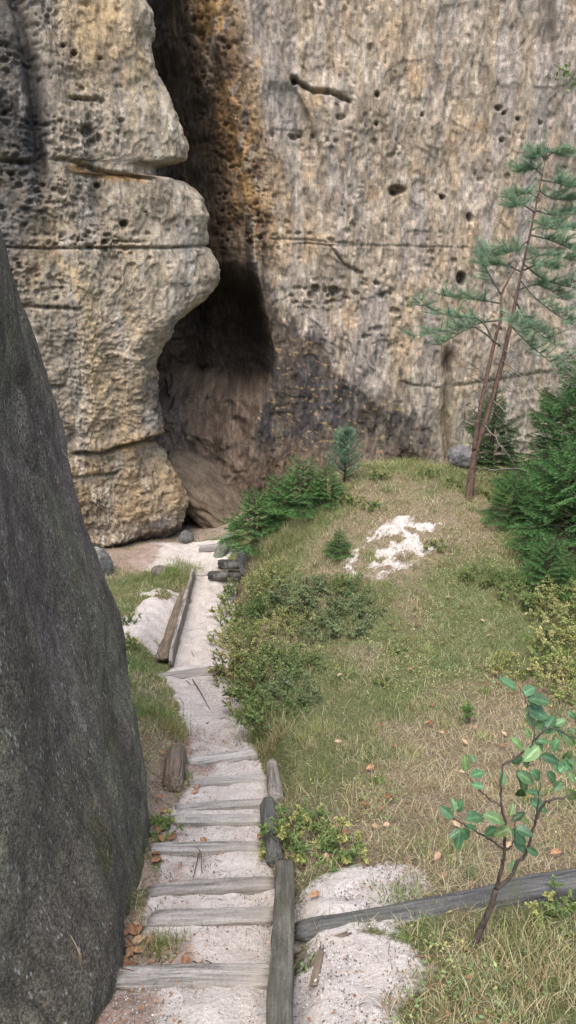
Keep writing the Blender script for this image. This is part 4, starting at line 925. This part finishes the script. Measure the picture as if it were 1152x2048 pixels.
def sapling():
    base = G(944, 1898); s0 = base[1]*CP-base[2]*SP
    root = empty('leafy_sapling', base, 'young broad leaved sapling with large ribbed green leaves in the right foreground', 'tree')
    def p(u, v, ds=0): return at(u, v, s0+ds)
    tr = Geo(); BK = (.075, .06, .05)
    def br(pts, r0, r1):
        P = smooth_poly([p(*q) for q in pts], 6); P[1:-1] += rng.normal(size=(len(P)-2, 3))*.0025; tube(tr, P, np.linspace(r0, r1, len(P)), 7, BK, jit=.1)
    P = smooth_poly([base-np.array([0, 0, .05]), p(948, 1890), p(968, 1845, -.03), p(985, 1805, -.05), p(992, 1778, -.06)], 6); tube(tr, P, np.linspace(.019, .014, len(P)), 9, BK, jit=.14)
    br([(992, 1778, -.06), (1004, 1735, -.1), (1009, 1700, -.15), (1010, 1650, -.2), (1003, 1610, -.25), (1002, 1575, -.28), (1006, 1530, -.3)], .010, .004)
    br([(992, 1778, -.06), (1022, 1752, -.1), (1035, 1725, -.12), (1050, 1710, -.15), (1068, 1650, -.2), (1090, 1605, -.25), (1128, 1595, -.3), (1160, 1580, -.3)], .010, .004)
    br([(1009, 1702, -.15), (985, 1683, -.12), (955, 1665, -.05), (925, 1648, 0), (900, 1630, .03)], .006, .003)
    br([(1003, 1612, -.25), (975, 1595, -.25), (950, 1570, -.22), (930, 1545, -.2)], .005, .002)
    br([(1009, 1702, -.15), (1025, 1690, -.2), (1030, 1660, -.22), (1028, 1640, -.25)], .005, .002)
    br([(1006, 1530, -.3), (1040, 1510, -.33), (1062, 1490, -.35), (1070, 1470, -.37), (1060, 1435, -.38), (1050, 1395, -.4), (1035, 1370, -.4)], .005, .002)
    br([(1070, 1480, -.35), (1100, 1455, -.35), (1135, 1470, -.35), (1165, 1480, -.3)], .005, .002)
    br([(1070, 1650, -.2), (1078, 1600, -.3), (1080, 1560, -.33)], .005, .002)
    tr.build('trunk', M['bark'], root, base)
    le = Geo()
    LV = [(760,165,660,95),(800,190,880,145),(830,215,970,245),(830,235,930,275),(815,285,955,340),(870,400,840,310),(880,410,990,365),(930,440,1050,375),(850,470,820,420),(900,500,970,500),(800,560,740,480),(800,600,735,640),(830,590,825,670),(910,530,820,620),(920,590,1035,630),(970,500,1050,555),(1060,450,1150,520),(1110,530,1070,460),(1060,620,1130,690),(1080,600,1150,660),(1100,700,1140,770),(1090,810,1150,890),(860,690,920,750),(760,690,830,830),(770,700,865,770),(660,690,680,780),(830,830,920,850),(790,810,785,870),(490,640,465,590),(430,700,425,600),(460,730,550,695),(550,800,470,780),(850,900,955,950),(720,990,740,910),(735,1020,810,970),(800,1000,840,1040),(545,975,680,1025),(640,1065,560,1110),(725,1065,625,1110),(725,1075,820,1165),(750,1070,860,1110),(740,1150,835,1225),(830,1200,900,1240),(745,1275,740,1370),(350,1000,270,930),(360,960,340,880),(380,960,400,890),(430,1010,540,990),(400,1090,370,1200),(400,1070,455,1140),(400,1080,330,1130),(500,1080,440,1050),(500,1830,485,1780),(500,1860,400,1870),(505,1860,545,1850),(960,420,1010,330),(1010,400,1080,360),(1040,480,1000,560),(1090,480,1040,430),(1000,640,1060,700),(960,700,1010,760),(1040,700,1090,640),(930,560,880,480),(1120,560,1075,620),(1060,760,1010,820),(1130,330,1155,380),(1100,300,1150,350),(1100,420,1150,440)]
    for i, (x0, y0, x1, y1) in enumerate(LV):
        f = lambda X, Y: (800+X/3.273, 1330+Y/3.273)
        u0, v0 = f(x0, y0); u1, v1 = f(x1, y1)
        ds = np.interp(v0, [1360, 1700, 1900], [-.38, -.15, 0])+rng.uniform(-.06, .06)
        b = p(u0, v0, ds); t = p(u1+(u1-u0)*.14, v1+(v1-v0)*.14, ds+rng.uniform(-.03, .05)); L = np.linalg.norm(t-b)
        nrm = unit(np.array([rng.normal()*.45, -.75+rng.normal()*.3, 1.0]))
        k = rng.uniform(.75, 1.3); col = np.array([.066, .145, .066])*rng.uniform(.6, 1.45)+np.array([.08, .07, .01])*rng.random()**3
        if i in (27, 34): col = np.array([.03, .07, .02])
        if 51 < i < 55: col = np.array([.14, .26, .05])
        big_leaf(le, b, t, nrm, L*rng.uniform(.46, .64), col, rng.uniform(.02, .30))
    le.build('leaves', M['leaf'], root, base)
sapling()

# tree standing just outside the frame whose leafy twig hangs into the top right corner
def side_tree():
    b = gp(4.6, 7.9); root = empty('broadleaf_tree', b, 'broad leaved tree just outside the right edge, one bright twig tip reaching in at top', 'tree')
    tr = Geo(); le = Geo(); tip = at(1108, 128, 7.2)
    P = smooth_poly([b-np.array([0, 0, .2]), b+np.array([.05, 0, 2]), b+np.array([-.05, .1, 4.5]), b+np.array([.1, .1, 8.5])], 8); tube(tr, P, np.linspace(.11, .03, len(P)), 10, (.14, .12, .10), jit=.1)
    for q0, q1 in ((P[15], tip), (P[17], at(1180, 60, 7.4)), (P[19], b+np.array([1.6, .6, 7.2])), (P[21], b+np.array([.9, -1.2, 8.0])), (P[20], b+np.array([.4, 1.6, 7.6]))):
        Q = smooth_poly([q0, (q0+q1)/2+np.array([0, 0, .25]), q1], 8); tube(tr, Q, np.linspace(.02, .003, len(Q)), 5, (.12, .09, .07))
        n = 95; t = rng.uniform(.55 if q1 is not tip else .80, 1, n); B = np.array([Q[int(k*(len(Q)-1))] for k in t])+rng.normal(size=(n, 3))*(.16 if q1 is not tip else .05)
        d = unit(rng.normal(size=(n, 3))+np.array([0, 0, -.5])); C = np.array([.13, .24, .05])*rng.uniform(.6, 1.4, (n, 1))
        leaflets(le, B, d, unit(rng.normal(size=(n, 3))+np.array([0, 0, 1.])), rng.uniform(.035, .055, n), rng.uniform(.022, .035, n), C)
    tr.build('trunk', M['bark'], root, b); le.build('crown', M['leaf'], root, b)
side_tree()

# ------------------------------------------------------------------ grass, litter
def blades(g, x, y, L, W, lean, C, curl=1.):
    n = len(x); z = ground(x, y)-.01; a = rng.uniform(0, 6.283, n)
    o = np.stack([np.cos(a), np.sin(a), np.zeros(n)], 1); S = np.stack([-np.sin(a), np.cos(a), np.zeros(n)], 1)
    tw = rng.uniform(-1, 1, n)[:, None]; S = unit(S+o*tw)
    b = np.stack([x, y, z], 1); V = []
    for k, t in enumerate((0, .38, .72, 1.)):
        lat = L*lean*(t**1.6); hz = L*np.sqrt(np.maximum(.02, 1-np.minimum(.97, lean)**2))*t*(1-.35*curl*lean*t)
        c = b+o*lat[:, None]; c[:, 2] += hz
        w = (W*(1, .9, .62, .12)[k])[:, None]*.5
        V += [c-S*w, c+S*w]
    V = np.stack(V, 1); i = np.arange(n)[:, None]*8
    Q = np.concatenate([i+np.array([[0, 1, 3, 2]]), i+np.array([[2, 3, 5, 4]]), i+np.array([[4, 5, 7, 6]])])
    g.add(V.reshape(-1, 3), Q, None, np.repeat(C, 8, axis=0))

def scatter(n, x0, x1, y0, y1, yp=1.):
    x = rng.uniform(x0, x1, n); y = y0+(y1-y0)*rng.random(n)**yp; return x, y
def bould_x(y): return np.interp(y, [2, 3, 3.8, 5.5, 6.3], [-.9, -.92, -.95, -1.3, -2.2])
def build_grass():
    g = Geo()
    x, y = scatter(400000, -4.3, 6.2, 2.0, 16.2, 1.35)
    sm = sand_mask(x, y); lm = litter_mask(x, y); gr = green_mask(x, y)
    den = (1-ss(.22, .80, sm+.40*fbm(x*4.5, y*4.5, 4, 81)))*(1-.75*lm)*(.45+.55*ss(-.35, .2, fbm(x*2.2, y*2.2, 4, 82)))
    den = den*np.where((x < bould_x(y)) & (y < 6.3), 0, 1)*ss(16.2, 15.4, y)*np.where((x < -1.2) & (y > 13.6), .1, 1)
    hol = np.hypot((x-.62)/.28, (y-9.15)/.25); den = np.maximum(den, .10*(np.hypot(x-1.62, y-10.6) < 1.1))*ss(.6, 1.1, hol)*np.where((np.abs(y-(2.80+.33*x)) < .10) & (x > .0) & (x < 2.2), .12, 1)
    k = rng.random(len(x)) < den; x, y, gr = x[k], y[k], gr[k]
    n = len(x)
    tuftn = fbm(x*6, y*6, 3, 83); isg = rng.random(n) < np.clip(.26+.95*(gr-.34)+.45*tuftn, .06, .9)
    L = np.where(isg, rng.uniform(.04, .12, n), rng.uniform(.05, .15, n))*(1+.5*tuftn)*(1+.25*ss(9, 3, y)*0)
    W = rng.uniform(.0022, .0048, n)*(1+ss(5, 12, y)*.8)
    lean = np.where(isg, rng.uniform(.25, .9, n), rng.uniform(.55, .98, n))
    C = np.where(isg[:, None], np.array([.150, .188, .078]), np.array([.46, .40, .265]))*(1+.28*rng.normal(size=(n, 1)))
    C = C+np.where(isg[:, None], rng.random((n, 1))*np.array([.07, .05, .012]), rng.random((n, 1))*np.array([.02, .0, -.03]))
    brown = (~isg) & (rng.random(n) < .12+.33*(fbm(x*1.3, y*1.3, 3, 84) > .1)*1.); C[brown] *= np.array([.60, .52, .46])
    blades(g, x, y, L, W, lean, np.clip(C, .015, .55))
    # lush tufts
    def tuftclump(px, py, r, n, Lr, col, ln=(.2, .85)):
        x = px+rng.normal(size=n)*r; y = py+rng.normal(size=n)*r
        blades(g, x, y, rng.uniform(*Lr, n)*.9, rng.uniform(.003, .0055, n), rng.uniform(*ln, n), np.clip(np.where(rng.random((n, 1)) < .25, np.array([.40, .34, .20]), np.asarray(col)*1.5)*(1+.3*rng.normal(size=(n, 1))), .01, .5))
    for (u, v, r, n, L0, L1, col) in ((320, 1440, .12, 420, .10, .26, (.10, .145, .035)), (345, 1470, .12, 500, .1, .28, (.16, .15, .06)), (300, 1420, .12, 300, .1, .24, (.09, .14, .035)), (265, 1330, .16, 500, .1, .22, (.06, .135, .035)), (240, 1225, .14, 600, .08, .22, (.06, .12, .035)), (340, 1150, .2, 900, .1, .26, (.08, .14, .03)), (375, 1140, .18, 800, .1, .24, (.09, .15, .03)), (285, 1160, .22, 700, .08, .2, (.09, .12, .04)),
        (520, 1480, .10, 420, .12, .32, (.10, .14, .04)), (545, 1500, .10, 420, .12, .32, (.20, .18, .09)), (505, 1440, .10, 350, .1, .3, (.07, .12, .03)), (555, 1090, .2, 800, .1, .3, (.12, .15, .05)), (600, 1060, .22, 800, .1, .3, (.16, .16, .07)), (520, 1110, .18, 600, .1, .3, (.14, .14, .06)), (680, 1030, .2, 700, .08, .25, (.11, .15, .04)), (750, 925, .35, 1400, .1, .28, (.13, .17, .045)), (850, 940, .4, 1500, .1, .28, (.12, .155, .045)), (980, 985, .35, 1000, .1, .25, (.12, .16, .045)),
        (335, 1955-60, .05, 200, .06, .14, (.09, .13, .03)), (300, 1900, .05, 160, .06, .13, (.17, .15, .07)), (310, 1650, .05, 120, .06, .12, (.09, .16, .03)), (373, 1555, .03, 110, .06, .12, (.1, .15, .04)), (760, 1510, .16, 500, .06, .16, (.09, .14, .04)), (880, 1700, .18, 500, .06, .16, (.10, .15, .04)), (800, 1790, .07, 200, .05, .12, (.10, .15, .04)), (1020, 1880, .14, 500, .06, .18, (.12, .14, .045)), (905, 1330, .2, 500, .06, .2, (.08, .14, .05)), (1000, 1290, .25, 600, .06, .2, (.10, .15, .05)), (800, 1420, .3, 600, .06, .16, (.09, .14, .045)), (1090, 1990, .25, 700, .05, .15, (.25, .2, .11)), (1000, 1960, .25, 600, .05, .13, (.24, .19, .11)), (900, 2030, .14, 250, .05, .13, (.22, .17, .10)), (1130, 1930, .18, 500, .05, .14, (.16, .15, .07))):
        p = G(u, v); tuftclump(p[0], p[1], r, n, (L0, L1), col)
    for i in range(230):
        px, py = rng.uniform(-.2, 4.2), 2.4+rng.random()**1.3*11.5
        if float(sand_mask(np.array([px]), np.array([py]))[0]) > .3: continue
        kd = rng.integers(4); col = [(.12, .17, .05), (.20, .22, .08), (.30, .25, .14), (.09, .14, .05)][kd]
        tuftclump(px, py, rng.uniform(.03, .09), rng.integers(50, 130), (.06, rng.uniform(.12, .24)), col, (.15, .9))
    tag(g.build('grass', M['grass'], smooth=True), 'dry straw coloured and green grass covering the bank and mound', None, kind='stuff')
build_grass()

def cover():
    g = Geo(); x, y = scatter(150000, -3.6, 5.6, 2.2, 15.8, 1.15)
    q = fbm(x*1.5, y*1.5, 4, 91)+.5*fbm(x*4.5, y*4.5, 3, 92)+.30*ss(1.0, .3, x)*ss(-1.0, -.6, x)*ss(6.5, 8, y)+.30*gs(y, 13.4, .7)*ss(-.3, .6, x)+.2*ss(3.0, 4.2, x)*ss(6, 7, y)-.25*gs(y, 4, 1.)*ss(.7, 1.1, x)
    den = ss(-.06, .38, q)*(1-ss(.2, .6, sand_mask(x, y)))*(1-litter_mask(x, y)); den = np.where((x < bould_x(y)) & (y < 6.3), 0, den)
    k = rng.random(len(x)) < den*.8; x, y, q = x[k], y[k], q[k]; n = len(x)
    hh = rng.random(n)**1.3*(.05+.09*ss(.1, .6, q)); B = np.stack([x, y, ground(x, y)+hh], 1); D = rng.normal(size=(n, 3)); D[:, 2] = D[:, 2]*.4+.15
    t = (fbm(x*2.1+7, y*2.1, 3, 93)+.25*rng.normal(size=n))[:, None]
    C = np.where(t > .12, np.array([.34, .34, .14]), np.where(t < -.15, np.array([.14, .22, .085]), np.array([.22, .29, .10])))*(1+.25*rng.normal(size=(n, 1)))
    C[rng.random(n) < .04] = (.34, .17, .08)
    L = rng.uniform(.014, .030, n); leaflets(g, B, unit(D), unit(rng.normal(size=(n, 3))*.5+np.array([0, 0, 1.])), L, L*.6, np.clip(C, .02, .5))
    tag(g.build('ground_cover', M['shrub']), 'low leafy herbs and moss patches among the grass', None, kind='stuff')
cover()

def litter():
    g = Geo(); n = 80000
    x, y = scatter(n, -3.9, 5.5, 2.0, 15.5, 1.5); lm = litter_mask(x, y); sm = sand_mask(x, y)
    pr = .05+1.25*lm+.05*(sm > .5); pr = np.where((x < bould_x(y)-.05) & (y < 6.3), 0, pr)
    k = rng.random(n) < pr; x, y = x[k], y[k]; n = len(x)
    z = ground(x, y)+.006+rng.uniform(0, .012, n); B = np.stack([x, y, z], 1)
    D = rng.normal(size=(n, 3)); D[:, 2] *= .12; D = unit(D)
    tw = rng.random(n) < .62; C = np.where(tw[:, None], np.array([.13, .085, .06]), np.array([.28, .15, .075]))*rng.uniform(.5, 1.5, (n, 1))
    leaflets(g, B, D, unit(rng.normal(size=(n, 3))*.35+np.array([0, 0, 1.])), np.where(tw, rng.uniform(.02, .06, n), rng.uniform(.012, .03, n)), np.where(tw, .0035, rng.uniform(.008, .018, n)), C)
    tag(g.build('leaf_litter', M['dead']), 'scattered brown needles, chips and leaf crumbs along the steps', None, kind='stuff')
    g = Geo(); n = 60000; x, y = scatter(n, -1.2, 1.0, 2.0, 9.0, 1.6); sm = sand_mask(x, y); k = (sm > .5) & (rng.random(n) < .55) & ~((x < bould_x(y)) & (y < 6.3)); x, y = x[k], y[k]; n = len(x)
    r = rng.uniform(.0012, .0034, n)*(1+.3*(x > 0)); B = np.stack([x, y, ground(x, y)+.001+r*.4], 1)
    T = np.array([[1, 1, 1], [1, -1, -1], [-1, 1, -1], [-1, -1, 1]], float)
    V = B[:, None]+(T[None]+rng.normal(size=(n, 4, 3))*.35)*r[:, None, None]
    F = np.array([[0, 1, 2], [0, 3, 1], [0, 2, 3], [1, 3, 2]]); i = np.arange(n)[:, None, None]*4
    C = np.where((rng.random(n) < .4)[:, None], np.array([.15, .12, .10]), np.array([.58, .55, .51]))*rng.uniform(.6, 1.25, (n, 1))
    g.add(V.reshape(-1, 3), None, (F[None]+i).reshape(-1, 3), np.repeat(C, 4, axis=0))
    tag(g.build('gravel', M['dead'], smooth=False), 'loose pale and dark grit on the sandy steps', None, kind='stuff')
litter()

# fallen brown leaves
def fallen_leaf(p, L, rz, col, lab, grp, tilt=(0, 0)):
    g = Geo(); nu, nv = 9, 7; uu = np.linspace(0, 1, nu)[:, None]; vv = np.linspace(-1, 1, nv)[None]
    w = L*.33*np.sin(np.pi*uu**.8)**.7; c = rng.uniform(.2, .6)
    V = np.stack([L*(uu-.5)+0*vv, w*vv*(1-.25*c*vv**2), L*c*.5*(vv**2)*np.sin(np.pi*uu)+.12*L*uu**2*c+.05*L*np.sin(uu*9)*np.abs(vv)], -1).reshape(-1, 3)
    vein = (np.abs(vv) < .1)*.3*np.ones((nu, nv)); C = np.asarray(col)*(1+vein.reshape(-1, 1))*(1+.12*rng.normal(size=(nu*nv, 1)))
    g.add(V, grid_faces(nu, nv), None, np.clip(C, .02, .6)); o = g.build('fallen_leaf', M['dead']); o.location = p; o.rotation_euler = (tilt[0], tilt[1], rz); tag(o, lab, 'leaf', grp)
BRN = [(.24, .13, .07), (.31, .18, .105), (.20, .10, .055), (.38, .26, .16)]
for (u, v) in ((262, 1868), (245, 1880), (258, 1898), (272, 1888), (252, 1915), (246, 1930), (265, 1912), (280, 1872), (292, 1893), (256, 1940), (240, 1910), (270, 1860)):
    fallen_leaf(G(u, v)+np.array([rng.uniform(0, .03), 0, .025]), rng.uniform(.055, .085), rng.uniform(0, 6), BRN[rng.integers(4)], 'curled brown leaf in the heap against the boulder above the lowest step', 'brown leaves heaped at the boulder foot', (rng.uniform(-.5, .5), rng.uniform(-.4, .4)))
for (u, v) in ((310, 1600), (318, 1625), (305, 1668), (312, 1685), (335, 1680), (302, 1725), (345, 1575), (380, 1590), (320, 1560), (300, 1715), (330, 1545), (318, 1510), (290, 1480)):
    fallen_leaf(G(u, v)+np.array([.04, 0, .02]), rng.uniform(.06, .09), rng.uniform(0, 6), BRN[rng.integers(4)], 'brown leaf on the litter strip between the boulder and middle steps', 'brown leaves along the boulder by the middle steps', (rng.uniform(-.4, .4), rng.uniform(-.3, .3)))
for (u, v, lab) in ((371, 1932, 'orange brown leaf on sand against the lowest timber step'), (522, 1678, 'orange leaf on the right end of a step beside the mossy log'), (408, 1688, 'tan leaf lying on the half buried thin step'), (395, 1578, 'rust coloured leaf on the left end of a tilted step'), (652, 1722, 'orange leaf at the top of the coarse sand, upper of two'), (630, 1800, 'brown leaf on coarse sand near the rotten log end'), (885, 1765, 'yellow brown leaf on turf behind the fallen log'), (1080, 1790, 'pinkish leaf lying on top of the fallen log')):
    fallen_leaf(G(u, v)+np.array([0, 0, .02 if 'log' not in lab[-12:] else .03]), .07, rng.uniform(0, 6), BRN[rng.integers(4)], lab, None, (rng.uniform(-.2, .2), rng.uniform(-.2, .2)))
for i in range(46):
    u, v = rng.uniform(640, 1120), rng.uniform(1190, 1760); p = G(u, v)
    fallen_leaf(p+np.array([0, 0, .05]), rng.uniform(.05, .08), rng.uniform(0, 6), BRN[rng.integers(4)] if i % 3 else (.40, .29, .19), 'dry fallen leaf lying on the turf of the bank', 'dry leaves strewn over the turf', (rng.uniform(-.4, .4), rng.uniform(-.3, .3)))

# twigs on the sand
def twig(pts, r, lab, cat='twig', col=(.085, .06, .05)):
    P = [G(u, v)+np.array([0, 0, r*.8+dz]) for (u, v, dz) in pts]; g = Geo(); Q = smooth_poly(P, 6); tube(g, Q, np.linspace(r, r*.5, len(Q)), 5, col, jit=.15); o = g.build('twig', M['bark'], None, P[0]); tag(o, lab, cat, 'twigs lying on the sandy path')
twig([(385, 1360, 0), (400, 1385, .01), (420, 1420, 0)], .008, 'forked dark twig on sand right below the long step')
twig([(372, 1362, .0), (385, 1372, 0)], .006, 'short dark twig at the front edge of the long step')
twig([(358, 1395, .0), (368, 1410, 0)], .006, 'short twig in the middle of the sand below the long step')
twig([(412, 1448, .0), (450, 1436, 0)], .006, 'straight twig lying across the bare sandy slope')
twig([(350, 1702, .01), (398, 1708, .03), (403, 1740, .01), (405, 1748, 0)], .005, 'bent twig arching from the half buried step onto sand', col=(.15, .09, .07))
twig([(398, 1712, .01), (385, 1765, .0)], .005, 'straight thin twig beside the bent twig on sand', col=(.15, .09, .07))
twig([(386, 1925, .0), (413, 1937, 0)], .004, 'small dark twig on sand just above the lowest step')
twig([(412, 1922, .0), (424, 1927, 0)], .004, 'tiny twig right of the small dark twig near lowest step')
twig([(383, 1304, 0), (388, 1316, 0)], .006, 'short dark twig on the upper sandy path')
twig([(500, 1303, .1), (550, 1288, .12)], .009, 'pale broken stick lying on the shrubs right of the path', col=(.30, .25, .20))
twig([(830, 1915, .0), (865, 1913, .0), (905, 1885, .0)], .006, 'curved brown twig on coarse sand in front of the fallen log', col=(.17, .11, .08))
twig([(245, 1958, .06), (270, 1962, .06)], .004, 'thin reddish twig across the left end of the lowest step', col=(.13, .07, .05))
twig([(890, 1860, .0), (935, 1885, .02)], .004, 'thin dark twig reaching toward the sapling foot')
# dry stalk on the boulder
g = Geo(); b0 = at(161, 1935, 3.25)
for tipuv in ((140, 1870), (155, 1900), (148, 1885)):
    tube(g, smooth_poly([b0, at((161+tipuv[0])/2+4, (1935+tipuv[1])/2-6, 3.15), at(*tipuv, 3.15)], 5), np.linspace(.003, .0012, 11), 4, (.42, .35, .24))
tag(g.build('grass_stalk', M['grass'], None, b0), 'pale dry grass stalk sprouting from a mossy crack of the boulder', 'grass stalk')

# ------------------------------------------------------------------ light, sky, camera
w = bpy.data.worlds.new('World'); SC.world = w; w.use_nodes = True; nt = w.node_tree
sky = nt.nodes.new('ShaderNodeTexSky'); sky.sky_type = 'NISHITA'; sky.sun_disc = False
SUN_EL, SUN_AZ = R(64), R(200)          # azimuth measured clockwise from +Y: behind the camera, a little left
sky.sun_elevation = SUN_EL; sky.sun_rotation = SUN_AZ; sky.dust_density = 3.; sky.ozone_density = .6; sky.air_density = 1.
nt.links.new(sky.outputs[0], nt.nodes['Background'].inputs[0]); nt.nodes['Background'].inputs[1].default_value = .15
ld = bpy.data.lights.new('Sun', 'SUN'); ld.energy = 1.1; ld.angle = R(50); ld.color = (1, .955, .89)
lo = bpy.data.objects.new('Sun', ld); COL.objects.link(lo)
d = Vector((math.sin(SUN_AZ)*math.cos(SUN_EL), math.cos(SUN_AZ)*math.cos(SUN_EL), math.sin(SUN_EL)))
lo.rotation_euler = (-d).to_track_quat('-Z', 'Y').to_euler(); lo.location = d*30

cam = bpy.data.cameras.new('Camera'); co = bpy.data.objects.new('Camera', cam); COL.objects.link(co)
cam.sensor_fit = 'VERTICAL'; cam.sensor_height = 36; cam.lens = F_/2048*36; cam.clip_end = 600; cam.clip_start = .05
co.location = (0, 0, 0); co.rotation_euler = (R(90)-PITCH, 0, 0); SC.camera = co
SC.cycles.use_denoising = True; SC.cycles.use_adaptive_sampling = False
SC.view_settings.view_transform = 'Standard'; SC.view_settings.look = 'None'; SC.view_settings.exposure = 1.5; SC.view_settings.gamma = 1.
